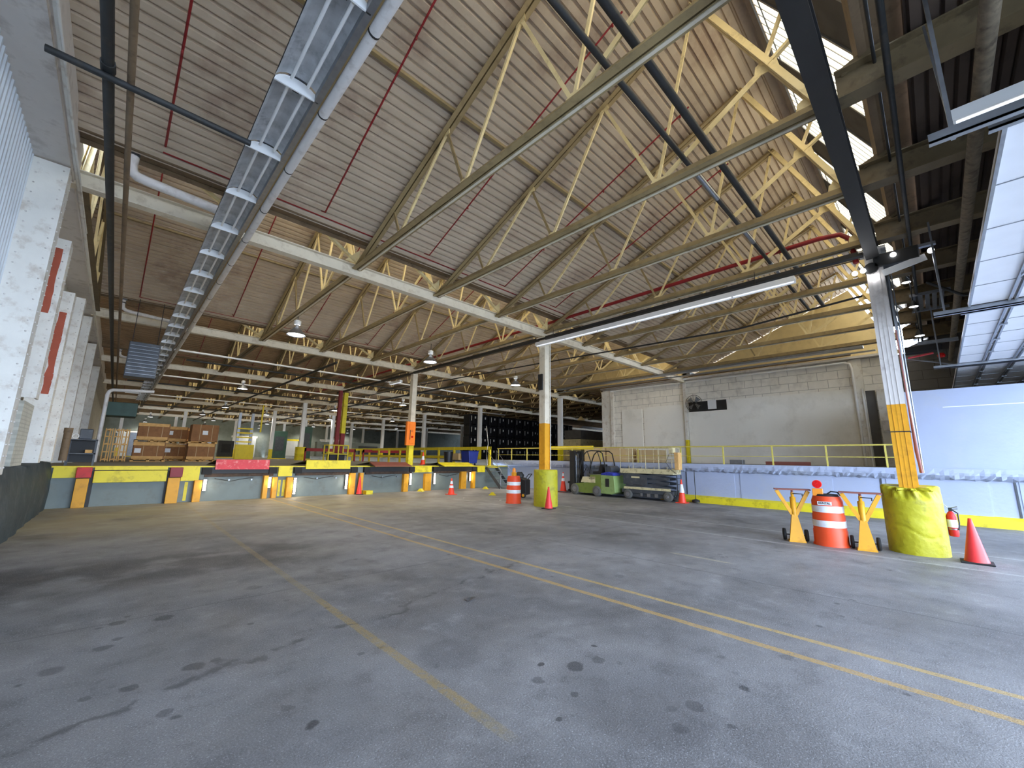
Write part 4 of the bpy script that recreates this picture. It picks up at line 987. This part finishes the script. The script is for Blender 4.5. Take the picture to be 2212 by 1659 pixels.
def stand(x, y, rz, label):
    t = thing('trailer_stand', label, 'trailer stand', (x, y, 0), rz)      # local x across the plate
    obj('top_plate', MB().box(-.33, .33, -.08, .08, 1.07, 1.10), 'bronze', t)
    ar = MB()
    for s_ in (-1, 1): ar.bar((s_*.29, 0, 1.06), (s_*.03, 0, .55), .065, .07)
    obj('arms', ar, 'orangeyellow', t)
    obj('jack_tube', MB().lathe([(.055, .50), (.055, .92), (.03, .93), (.03, 1.02)], n=16), 'orangeyellow', t)
    obj('screw', MB().tube([(0, 0, .9), (0, 0, 1.07)], .022, 8), 'bronze', t)
    pd = MB(); pd.add([(-.05, -.05, .56), (.05, -.05, .56), (.05, .05, .56), (-.05, .05, .56), (-.14, -.12, .03), (.14, -.12, .03), (.12, .10, .03), (-.12, .10, .03)],
                      [(0, 1, 2, 3), (0, 4, 5, 1), (1, 5, 6, 2), (2, 6, 7, 3), (3, 7, 4, 0)])
    obj('pedestal', pd, 'orangeyellow', t); obj('foot_plate', MB().box(-.15, .15, -.13, .11, 0, .03), 'orangeyellow', t)
    obj('crank_handle', MB().tube([(.0, -.06, 1.0), (.16, -.14, 1.0), (.16, -.14, .95)], .012, 6), 'black', t)
    obj('axle', MB().tube([(-.19, .1, .12), (.19, .1, .12)], .012, 6), 'black', t)
    for s_ in (-1, 1):
        w_ = obj('wheel', MB().lathe([(.02, -.025), (.12, -.025), (.125, 0), (.12, .025), (.02, .025)], (s_*.20, .1, .125), 20, 'x'), 'rubber', t)
    return t
stand(10.78, 2.30, -1.22, 'yellow V-shaped trailer stand left of the barrel with the red lamp')
stand(10.80, 1.16, -1.38, 'yellow V-shaped trailer stand right of the barrel, next to the chipped drum')
t = thing('fire_extinguisher', 'red fire extinguisher hanging on the right side of the chipped yellow drum', 'fire extinguisher', (11.42, -.055, .36), 0)
obj('cylinder', MB().lathe([(.06, 0), (.07, .03), (.07, .36), (.045, .42), (.02, .45)], n=20), 'redpaint', t); obj('valve', MB().cbox(0, 0, .48, .05, .05, .06), 'black', t)
obj('handle', MB().tube([(0, .0, .50), (-.02, -.10, .54)], .01, 6).tube([(0, 0, .48), (-.02, -.10, .50)], .008, 6), 'galv', t)
obj('hose', MB().tube([(0, -.03, .47), (-.03, -.09, .42), (-.04, -.09, .25), (-.05, -.07, .12)], .011, 6), 'black', t)
obj('label', MB().lathe([(.0715, .16), (.0715, .30)], n=20, cap=False), 'paper', t)
obj('strap', MB().lathe([(.074, .12), (.074, .14)], n=20, cap=False).tube([(0, 0.02, .5), (-.05, .12, .62)], .006, 5), 'galv', t)
def chock(x, y, label, rz=0, s=1):
    o = obj('wheel_chock', MB().prism([(-.16*s, 0), (.16*s, 0), (.10*s, .05*s), (.03*s, .13*s), (-.03*s, .13*s), (-.10*s, .05*s)], -.10, .10), 'dockyellow'); o.location = (x, y, 0); o.rotation_euler = (0, 0, rz); tag(o, label, 'wheel chock')
chock(12.65, 14.3, 'yellow wheel chock alone on the floor right of the banded cone', .6)
chock(11.1, 17.85, 'yellow wheel chock at the dock wall below the wide yellow plate', .4)
chock(14.8, 17.3, 'yellow wheel chock near the foot of the dock stairs', .5)
tag(obj('steel_block', MB().box(8.2, 8.5, 17.6, 17.95, 0, .16), 'dockyellow'), 'small yellow block on the floor at the slim red cone', 'block')
random.seed(3)
for (x, y, l_) in ((11.3, 9.0+3.3, 'white scrap on the floor left of the middle drum'), (10.7, 13.9, 'pale scrap on the floor below the banded cone'), (3.2, 4.0, 'small dark twig on the floor between the yellow lines')):
    tag(obj('debris', MB().add([(x, y, .004), (x+.16, y+.03, .02), (x+.13, y+.1, .006), (x+.02, y+.08, .012)], [(0, 1, 2, 3)]), 'paper' if 'dark' not in l_ else 'liftgrey'), l_, 'debris')

# ------------------------------------------------------------------ forklift (front towards +Y)
def wheel(t, x, y, r, w, hub='galv'):
    wv = obj('wheel', MB().lathe([(r*.55, -w/2), (r*.92, -w/2), (r, -w*.35), (r, w*.35), (r*.92, w/2), (r*.55, w/2)], (x, y, r), 24, 'x'), 'tyregrey', t)
    obj('hub', MB().lathe([(r*.5, -w/2-.005), (r*.3, -w/2+.02), (r*.1, -w/2-.02)], (x, y, r), 14, 'x'), hub, wv)
    return wv
t = thing('forklift', 'green and cream forklift with black mast and overhead guard parked by the walkway', 'forklift', (16.85, 10.2, 0))
obj('counterweight', MB().prism([(0, .22), (.05, .95), (.75, 1.0), (.75, .14), (.2, .12)], -.5, .5), 'palegreen', t, .03)
obj('chassis', MB().prism([(.7, .14), (.75, .98), (1.35, .96), (1.4, .62), (2.35, .50), (2.5, .16), (1.6, .10)], -.5, .5), 'green', t, .02)
obj('side_panel', MB().prism([(1.05, .60), (1.05, .88), (1.75, .86), (1.85, .60)], -.525, -.5), 'liftcream', t)
obj('engine_cover', MB().box(-.42, .42, .75, 1.6, .9, 1.0), 'liftgrey', t, .02)
obj('vent', MB().box(-.51, -.5, .30, .50, .45, .82), 'black', t); obj('badge_plate', MB().box(-.532, -.525, 1.12, 1.36, .76, .82), 'black', t)
for k in range(5): obj('badge_letter', MB().box(-.535, -.532, 1.14+.042*k, 1.165+.042*k, .775, .805), 'liftcream', t)
obj('seat', MB().prism([(.85, 1.0), (1.35, 1.0), (1.35, 1.12), (1.05, 1.14), (.95, 1.45), (.82, 1.45)], -.24, .24), 'rubber', t, .03)
obj('lpg_tank', MB().tube([(-.36, .42, 1.22), (.36, .42, 1.22)], .17, 18), 'liftgrey', t)
obj('blue_cloth', MB().prism([(.05, .95), (.1, 1.08), (.35, 1.12), (.7, 1.06), (.75, .97)], -.52, .1), 'bluecloth', t, .03)
gd = MB()
for x in (-.42, .42):
    gd.tube([(x, 2.05, .65), (x, 1.95, 1.35), (x, 1.72, 1.9), (x, 1.55, 2.05), (x, 1.3, 2.09), (x, .85, 2.07), (x, .68, 1.95), (x, .55, 1.4), (x, .50, .98)], .028, 8)
    gd.tube([(x, 1.52, 2.05), (x, 1.35, 1.6), (x, 1.28, .98)], .022, 8)
for y in (.85, 1.0, 1.15, 1.3, 1.45): gd.tube([(-.42, y, 2.08), (.42, y, 2.08)], .014, 6)
obj('overhead_guard', gd, 'black', t)
ms = MB()
for x in (-.32, .32): ms.box(x-.07, x+.07, 2.34, 2.62, .08, 2.08)
for z in (.3, .75, 1.25, 1.6, 1.9): ms.box(-.30, .30, 2.44, 2.56, z, z+.14)
obj('mast', ms, 'black', t)
obj('lift_chain', MB().box(-.06, -.03, 2.40, 2.43, .4, 1.95).box(.03, .06, 2.40, 2.43, .4, 1.95), 'galv', t)
obj('lift_cylinder', MB().tube([(-.16, 2.41, .3), (-.16, 2.41, 1.85)], .03, 8), 'galv', t)
obj('carriage', MB().box(-.48, .48, 2.62, 2.68, .15, .25).box(-.48, .48, 2.62, 2.68, .5, .6).box(-.48, .48, 2.60, 2.64, .6, 1.1) if False else MB().box(-.48, .48, 2.62, 2.68, .12, .22).box(-.48, .48, 2.62, 2.68, .5, .6), 'black', t)
for x in (-.28, .28): obj('fork', MB().box(x-.05, x+.05, 2.68, 2.72, .05, .6).box(x-.05, x+.05, 2.70, 3.45, .03, .07), 'liftgrey', t)
obj('steering_wheel', MB().tube([(.14*math.cos(a)-.1, 1.82+.05*math.sin(a), 1.28+.14*math.sin(a)) for a in [2*PI*k/16 for k in range(17)]], .012, 6, False).tube([(-.1, 1.82, 1.28), (-.1, 2.05, .9)], .018, 6), 'black', t)
for x, y, r in ((-.42, 2.25, .26), (.42, 2.25, .26), (-.43, .98, .24), (.43, .98, .24)): wheel(t, x, y, r, .18)
# scissor lift
t = thing('scissor_lift', 'dirty cream and grey scissor lift with railings parked right of the forklift', 'scissor lift', (16.95, 7.55, 0))
obj('chassis', MB().box(-.36, .36, .1, 2.45, .26, .42), 'liftgrey', t, .01); obj('chassis_rail', MB().box(-.375, -.355, .2, 2.35, .42, .52), 'liftcream', t); obj('underbody', MB().box(-.30, .30, .5, 2.0, .10, .28), 'liftgrey', t)
for (y0, y1) in ((.75, .9), (1.1, 1.25), (1.45, 1.55)): obj('battery_tray', MB().box(-.37, -.34, y0, y1, .14, .27), 'galv', t)
sc = MB()
for k in range(3):
    z0 = .52+.19*k
    for x in (-.34, .30):
        sc.bar((x, .25, z0), (x, 2.3, z0+.19), .03, .10); sc.bar((x+.04, .25, z0+.19), (x+.04, 2.3, z0), .03, .10)
obj('scissor_arms', sc, 'liftgrey', t); obj('side_cover', MB().box(-.385, -.365, 1.2, 2.35, .62, 1.05), 'liftgrey', t); obj('marking', MB().box(-.389, -.385, 1.55, 1.95, .90, .97), 'liftcream', t)
obj('platform', MB().box(-.38, .38, .05, 2.5, 1.10, 1.18), 'liftcream', t, .01); obj('toe_board', MB().box(-.38, -.36, .05, 2.5, 1.18, 1.30).box(.36, .38, .05, 2.5, 1.18, 1.30), 'liftcream', t)
rl = MB()
for x in (-.37, .37):
    rl.tube([(x, .08, 2.2), (x, 2.48, 2.2)], .016, 6); rl.tube([(x, .08, 1.72), (x, 2.48, 1.72)], .012, 6)
    for y in (.08, .65, 1.25, 1.85, 2.48): rl.tube([(x, y, 1.18), (x, y, 2.2)], .014, 6)
for y in (.08, 2.48): rl.tube([(-.37, y, 2.2), (.37, y, 2.2)], .016, 6)
obj('guard_rails', rl, 'liftcream', t)
obj('control_box', MB().box(-.40, -.15, .0, .18, 1.95, 2.2), 'liftcream', t, .01); obj('manual_case', MB().box(-.42, -.10, -.22, -.05, 1.3, 2.0), 'wood', t, .01); obj('bracket', MB().box(-.36, -.16, -.1, .1, 1.15, 1.35), 'liftcream', t)
obj('control_cable', MB().tube([(-.42, .15, 1.95), (-.44, .3, 1.6), (-.44, .1, 1.3), (-.42, -.1, 1.15)], .01, 6), 'black', t)
obj('ladder', MB().box(-.25, .25, -.02, .02, .3, 1.1) if False else MB().bar((-.2, -.02, .25), (-.2, -.02, 1.1), .03, .03).bar((.2, -.02, .25), (.2, -.02, 1.1), .03, .03).bar((-.2, -.02, .45), (.2, -.02, .45), .03, .03).bar((-.2, -.02, .7), (.2, -.02, .7), .03, .03).bar((-.2, -.02, .95), (.2, -.02, .95), .03, .03), 'liftgrey', t)
for x, y in ((-.34, .32), (.34, .32), (-.34, 2.15), (.34, 2.15)): wheel(t, x, y, .20, .12)
t = thing('caster_stand', 'thin black pole on a small wheeled base right of the banded cone', 'wheeled stand', (17.2, 7.0, 0))
obj('pole', MB().tube([(0, 0, .1), (0, 0, 1.3)], .015, 6), 'black', t); obj('base', MB().lathe([(.16, .03), (.14, .12), (.04, .15)], n=12), 'black', t)
t = thing('floor_machine', 'small black walk-behind floor machine with yellow wheel beside the far barrel', 'floor machine', (13.0, 12.9, 0), .4)
obj('body', MB().prism([(-.4, .12), (-.4, .75), (-.1, .85), (.35, .6), (.45, .12)], -.28, .28), 'crate', t, .03); obj('handle_bar', MB().tube([(-.2, -.3, .75), (-.2, -.5, 1.0), (.2, -.5, 1.0), (.2, -.3, .75)], .018, 6), 'black', t)
obj('top_unit', MB().lathe([(.16, .8), (.2, .95), (.1, 1.08)], n=14), 'black', t); wv = obj('wheel', MB().lathe([(.02, -.04), (.11, -.04), (.11, .04), (.02, .04)], (-.3, -.3, .11), 16, 'x'), 'rubber', t); obj('hub', MB().lathe([(.06, -.045), (.02, -.06)], (-.3, -.3, .11), 12, 'x'), 'orangeyellow', wv)

# ------------------------------------------------------------------ things on the dock
t = thing('shelf_cart', 'dark grey steel shelf cart at the left end of the dock', 'shelf cart', (-.74, 19.2, 1.22))
for x in (-.3, .3):
    for y in (-.25, .25): obj('leg', MB().box(x-.02, x+.02, y-.02, y+.02, 0, .82), 'liftgrey', t)
for z in (.36, .80): obj('shelf', MB().box(-.32, .32, -.27, .27, z, z+.03), 'liftgrey', t)
obj('back_panel', MB().box(-.32, .32, .25, .27, .1, .8), 'black', t)
tag(obj('motor_block', MB().box(-.86, -.56, 19.0, 19.35, 2.055, 2.38), 'liftgrey', bevel=.02), 'dark grey motor on top of the grey shelf cart', 'motor')
tag(obj('hose_ring', MB().tube([(-.93+.07*math.cos(a), 18.9, 2.14+.07*math.sin(a)) for a in [2*PI*k/14 for k in range(15)]], .015, 6, False), 'white'), 'white ring at the left edge of the shelf cart top', 'ring')
tag(obj('cardboard_tray', MB().box(-.66, -.5, 19.0, 19.3, 1.615, 1.72), 'wood'), 'small tan carton on the middle shelf of the cart', 'carton')
def pallet(x, y, z, label, w=1.3, d_=1.1):
    mb = MB()
    for k in range(7): mb.box(x-w/2+w*k/7, x-w/2+w*(k+.75)/7, y-d_/2, y+d_/2, z+.11, z+.13)
    for a in (-w/2, -.06, w/2-.12): mb.box(x+a, x+a+.12, y-d_/2, y+d_/2, z+.02, z+.11)
    mb.box(x-w/2, x+w/2, y-d_/2, y-d_/2+.1, z, z+.02); mb.box(x-w/2, x+w/2, y-d_/2, y-d_/2+.02, z+.09, z+.13)
    return tag(obj('pallet', mb, 'wood'), label, 'pallet')
def cbox(x, y, z, h, label, paper=None, w=1.2, d_=1.0, band=True, m='card'):
    t = thing('cardboard_box', label, 'cardboard box', (x, y, z))
    obj('carton', MB().box(-w/2, w/2, -d_/2, d_/2, 0, h), m, t, .01)
    if band:
        for z_ in (0, h-.16): obj('wood_collar', MB().box(-w/2-.02, w/2-.05, -d_/2-.025, -d_/2, z_, z_+.15), 'wood', t)
    if paper: obj('label_sheet', MB().box(paper[0], paper[0]+.24, -d_/2-.03, -d_/2-.026, paper[1], paper[1]+.22), 'paper', t)
    for q in (-.2, .25): obj('tape_seam', MB().box(q*w, q*w+.02, -d_/2-.004, -d_/2, .0, h), 'cardlight', t)
    return t
pallet(1.26, 27.7, 1.22, 'lower pallet of the left cardboard stack'); cbox(1.26, 27.7, 1.35, .82, 'lower carton with a white sheet in the left cardboard stack', (-.55, .3))
pallet(1.3, 27.7, 2.17, 'upper pallet of the left cardboard stack'); cbox(1.33, 27.7, 2.30, .82, 'upper carton of the left cardboard stack')
pallet(3.45, 28.5, 1.22, 'lower pallet of the right cardboard stack'); cbox(3.45, 28.5, 1.35, .85, 'lower carton of the right cardboard stack')
pallet(3.45, 28.5, 2.2, 'upper pallet of the right cardboard stack'); cbox(3.5, 28.5, 2.33, .9, 'upper plain carton with a white sheet in the right cardboard stack', (-.12, .35), band=False)
for n_, (x, y) in enumerate(((2.35, 30.6), (2.0, 32.4), (3.45, 31.6))):
    for j in range(2):
        nm = ('between the two front cardboard stacks', 'farthest back left behind the cardboard stacks', 'hidden behind the right cardboard stack')[n_]
        pallet(x, y, 1.22+.98*j, '%s pallet %s' % (('lower', 'upper')[j], nm)); cbox(x, y, 1.35+.98*j, .82, '%s carton %s' % (('lower', 'upper')[j], nm), (-.3, .35))
# upright wooden pallets by the pipe
for n_, x in enumerate((-.28, .02, .3)):
    mb = MB()
    for k in range(5): mb.box(x+.02, x+.05, 26.6+.22*k, 26.7+.22*k, 1.24, 2.75)
    for z in (1.3, 2.0, 2.65): mb.box(x-.04, x+.02, 26.6, 27.6, z, z+.08)
    for z in (1.3, 1.65, 2.0, 2.35, 2.65): mb.box(x-.12, x+.14, 26.56, 26.6, z, z+.05)
    for q in (-.12, .02, .1): mb.box(x+q, x+q+.04, 26.57, 26.61, 1.24, 2.75)
    tag(obj('pallet', mb, 'wood'), 'upright wooden pallet leaning by the white pipe, %s of three' % ('leftmost', 'middle', 'rightmost')[n_], 'pallet')
tag(obj('wall_pipe', MB().tube([(-.55, 25.5, 1.22), (-.55, 25.5, 4.2), (-.5, 25.5, 4.35), (-.4, 25.5, 4.42), (1.0, 25.5, 4.5)], .075, 12), 'pvc'), 'white pipe rising beside the upright pallets and turning right', 'pipe')
t = thing('unit_heater', 'dark louvred unit heater hanging beside the reflector row at the left', 'heater', (.25, 17.2, 3.95))
obj('casing', MB().box(-.36, .38, -.3, .3, 0, 1.1), 'liftgrey', t, .02)
for k in range(9): obj('louvre', MB().bar((-.33, -.32, .1+.11*k), (.35, -.32, .1+.11*k), .05, .012), 'galv', t)
[obj('hanger', MB().tube([(q, 0, 1.1), (q, 0, 2.55)], .01, 5), 'black', t) for q in (-.3, .3)]
tag(obj('air_duct', MB().box(-.6, .6, 29, 30.5, 3.5, 4.2), 'machgreen', bevel=.02), 'dark blue-grey duct box high behind the upright pallets', 'duct')
t = thing('plastic_bin', 'large blue tilt bin parked on the dock by the heavy yellow rail', 'bin', (15.35, 19.5, 1.22))
obj('tub', MB().prism([(-.28, .12), (-.36, .85), (.42, .85), (.28, .12)], -.38, .38, 'y'), 'bluebin', t, .03); obj('rim', MB().box(-.39, .45, -.41, .41, .84, .88), 'navy', t, .01)
for x in (-.22, .22):
    for y in (-.26, .26): obj('caster', MB().lathe([(.06, -.02), (.06, .02)], (x, y, .06), 12, 'y'), 'rubber', t)
tag(obj('trash_can', MB().lathe([(.22, 0), (.28, .75), (.28, .78)], (14.6, 20.6, 1.22), 20), 'crate'), 'small black trash can left of the blue bin', 'trash can')
t = thing('tow_cart', 'grey motor cart with a tan box just right of the blue bin', 'cart', (15.85, 21.4, 1.22)); obj('deck', MB().box(-.15, .1, -.5, .5, .2, .3), 'liftgrey', t); obj('box', MB().box(-.12, .05, -.3, .3, .3, .7), 'cardlight', t)
# yellow cage by the red post
t = thing('wire_cage', 'yellow tubular cage standing on the dock below the red post', 'cage', (10.55, 27.6, 1.22))
cg = MB()
for x in (-.62, 0, .62):
    for y in (-.4, .4): cg.bar((x, y, 0), (x, y, 1.15), .07, .07)
for z in (.04, .55, 1.12):
    for y in (-.4, .4): cg.bar((-.62, y, z), (.62, y, z), .06, .06)
    for x in (-.62, .62): cg.bar((x, -.4, z), (x, .4, z), .06, .06)
obj('frame', cg, 'railyellow', t); obj('bags', MB().box(-.5, .5, -.3, .3, .08, .6), 'navy', t, .08)
for n_, (x, y, z, l) in enumerate(((12.6, 34, 2.15, 4.0), (17.5, 34, 2.05, 4.5))):
    t = thing('rack_beam', ('left', 'right')[n_]+' red steel barrier beam behind the yellow cage', 'barrier', (x, y, 1.22))
    obj('beam', MB().box(-l/2, l/2, -.06, .06, .75, 1.0), 'darkred', t)
    for q in (-l/2, l/2-.1): obj('post', MB().box(q, q+.1, -.06, .06, 0, 1.0), 'darkred', t)
# service pipes over the far bays
for n_, (i, y, x0, x1, m_, l_) in enumerate(((3, 4.0, 0, 24, 'white', 'pale service pipe crossing under the third roof bay'), (3, 6.2, 2, 30, 'darkpipe', 'dark service pipe crossing under the third roof bay'), (4, 3.0, 0, 30, 'white', 'pale service pipe crossing under the fourth roof bay'),
        (4, 7.0, 0, 30, 'darkpipe', 'dark service pipe crossing under the fourth roof bay'), (5, 5.0, 0, 36, 'white', 'pale service pipe crossing under the fifth roof bay'), (6, 5.0, 0, 36, 'darkpipe', 'dark service pipe crossing under the sixth roof bay'))):
    tag(obj('service_pipe', MB().tube([(x0, ROW[i]+y, 6.30), (x1, ROW[i]+y, 6.30)], .05, 6), m_), l_, 'pipe')
for n_, x in enumerate((7.2, 14.9, 18.6)):
    tag(obj('service_pipe', MB().tube([(x, 19.8, 6.12), (x, 70, 6.12)], .06, 6), 'darkpipe'), 'dark pipe running back over the dock, %s from the left' % ordn[n_], 'pipe')
# far equipment
t = thing('order_picker', 'tall yellow and grey lifting machine standing far back on the dock', 'lift machine', (8.4, 44, 1.22))
for x in (-.5, .5): obj('mast_rail', MB().box(x-.1, x+.1, -.1, .1, 0, 4.2), 'galv', t)
for k in range(7): obj('cross_bar', MB().box(-.6, .6, -.16, -.1, .3+.4*k, .42+.4*k), 'railyellow', t)
obj('cab', MB().box(-.7, .7, -.9, -.3, 0, 1.3), 'railyellow', t, .02)
obj('pole', MB().box(1.2, 1.32, 0, .12, 2.5, 5.1), 'railyellow', t)
for (x, y, w_, h_, m_, l_) in ((2.6, 61, 3.2, 2.6, 'galv', 'grey metal enclosure far behind the right cardboard stack'), (6.9, 59.5, 2.6, 2.4, 'galv', 'wide grey strip curtain frame far back left of the yellow lifting machine'), (12.8, 50, 1.5, 3.0, 'machgreen', 'dark green machine tower behind the yellow round guard'),
                              (14.3, 46, 1.0, 3.4, 'machgreen', 'dark green tall cabinet left of the red barrier'), (20.5, 56, 3.5, 2.2, 'backwall', 'grey low booth behind the red barrier'), (27.5, 60, 5, 2.4, 'backwall', 'pale far booth behind the heavy yellow rail'), (10.0, 62, 1.6, 2.1, 'black', 'black doorway booth far back in the middle')):
    t = thing('machine_cabinet', l_, 'machine', (x, y, 1.22)); obj('body', MB().box(-w_/2, w_/2, -.4, .4, 0, h_), m_, t, .03); obj('panel', MB().box(-w_*.3, w_*.3, -.42, -.4, h_*.3, h_*.8), 'liftgrey' if m_ != 'black' else 'rubber', t); obj('plinth', MB().box(-w_/2-.05, w_/2+.05, -.45, .45, 0, .1), 'railyellow', t)
tag(obj('wall_sign', MB().box(4.3, 4.95, 57.2, 57.25, 3.3, 3.8), 'amber'), 'small orange and white sign far back left', 'sign')
for n_, (x, w_, h_) in enumerate(((1.5, 3.0, 3.0), (8.0, 2.6, 3.2), (14.5, 3.2, 3.0), (21.0, 2.6, 2.8), (27.5, 3.0, 3.0))):
    t = thing('roller_door', 'pale roller door in the far back wall, %s from the left' % ordn[n_], 'door', (x, 75.5, 1.22))
    obj('curtain', MB().box(-w_/2, w_/2, -.06, 0, 0, h_), 'sheet', t); obj('frame', MB().box(-w_/2-.15, w_/2+.15, -.1, 0, h_, h_+.3), 'dockyellow' if n_ % 2 else 'white', t)
# stacked black containers
ct = thing('bulk_container', 'black plastic container with white tags, one of the tall stacks behind the walkway rail', 'container', (0, 0, 0), 0, 'stacked black containers')
obj('tub', MB().box(-.55, .55, -.5, .5, .12, 1.12), 'crate', ct, .03)
rb = MB()
for k in range(5): rb.box(-.5+.23*k, -.46+.23*k, -.53, -.5, .15, 1.1)
rb.box(-.57, .57, -.54, -.5, 1.06, 1.12); obj('ribs', rb, 'navy', ct); [obj('foot', MB().box(q, q+.2, -.5, .5, 0, .12), 'crate', ct) for q in (-.5, .3)]
obj('tag', MB().box(.1, .24, -.56, -.54, .68, .90), 'paper', ct); obj('tag', MB().box(-.34, -.28, -.56, -.54, .45, .95), 'paper', ct)
k_ = 0
for cx in range(14):
    for lv_ in range(4):
        x, y, z = 26.2+1.3*cx, 33.2+.05*random.random()+(cx > 7)*.8, 1.56+1.14*lv_
        side = ('bottom', 'second', 'third', 'top')[lv_]
        if k_ == 0: ct.location = (x, y, z); ct['label'] = 'black plastic container with white tags, bottom level of the stacks behind the walkway rail'; ct['group'] = 'black containers, bottom level'
        else: dup(ct, (x+random.uniform(-.05, .05), y, z), label='black plastic container with white tags, %s level of the stacks behind the walkway rail' % side, group='black containers, %s level' % side)
        k_ += 1
# boxes on the walkway behind the forklift
cbox(21.8, 14.6, 1.56, .85, 'tan carton on the walkway behind the forklift guard', None, 1.2, 1.5, False, 'cardlight'); cbox(21.8, 13.1, 1.56, .8, 'tan carton on the walkway, right one behind the forklift guard', None, 1.2, 1.3, False, 'cardlight')
cbox(22.4, 11.5, 1.56, .7, 'tan carton on the walkway behind the scissor lift rails', None, 1.1, 1.3, False, 'cardlight')
tag(obj('machine_casing', MB().box(28.5, 32.5, 21.0, 23.0, 1.56, 3.4), 'liftcream', bevel=.02), 'large cream machine casing inside the dark hall opening', 'machine')
tag(obj('machine_casing', MB().box(28.8, 32.2, 21.2, 23.0, 3.45, 4.2), 'darkwall', bevel=.02), 'brown upper unit on the cream machine in the dark opening', 'machine')
tag(obj('work_lamp', MB().lathe([(.34, 0), (.12, .26), (.04, .34)], (28.6, 21.0, 5.0), 16), 'creamwall'), 'unlit cream bell shade in the dark hall opening', 'lamp')
tag(obj('yellow_crossbeam', MB().box(19.0, 19.1, 13.2, 16.2, 2.22, 2.42), 'railyellow'), 'wide yellow board on the rail line above the forklift', 'board')
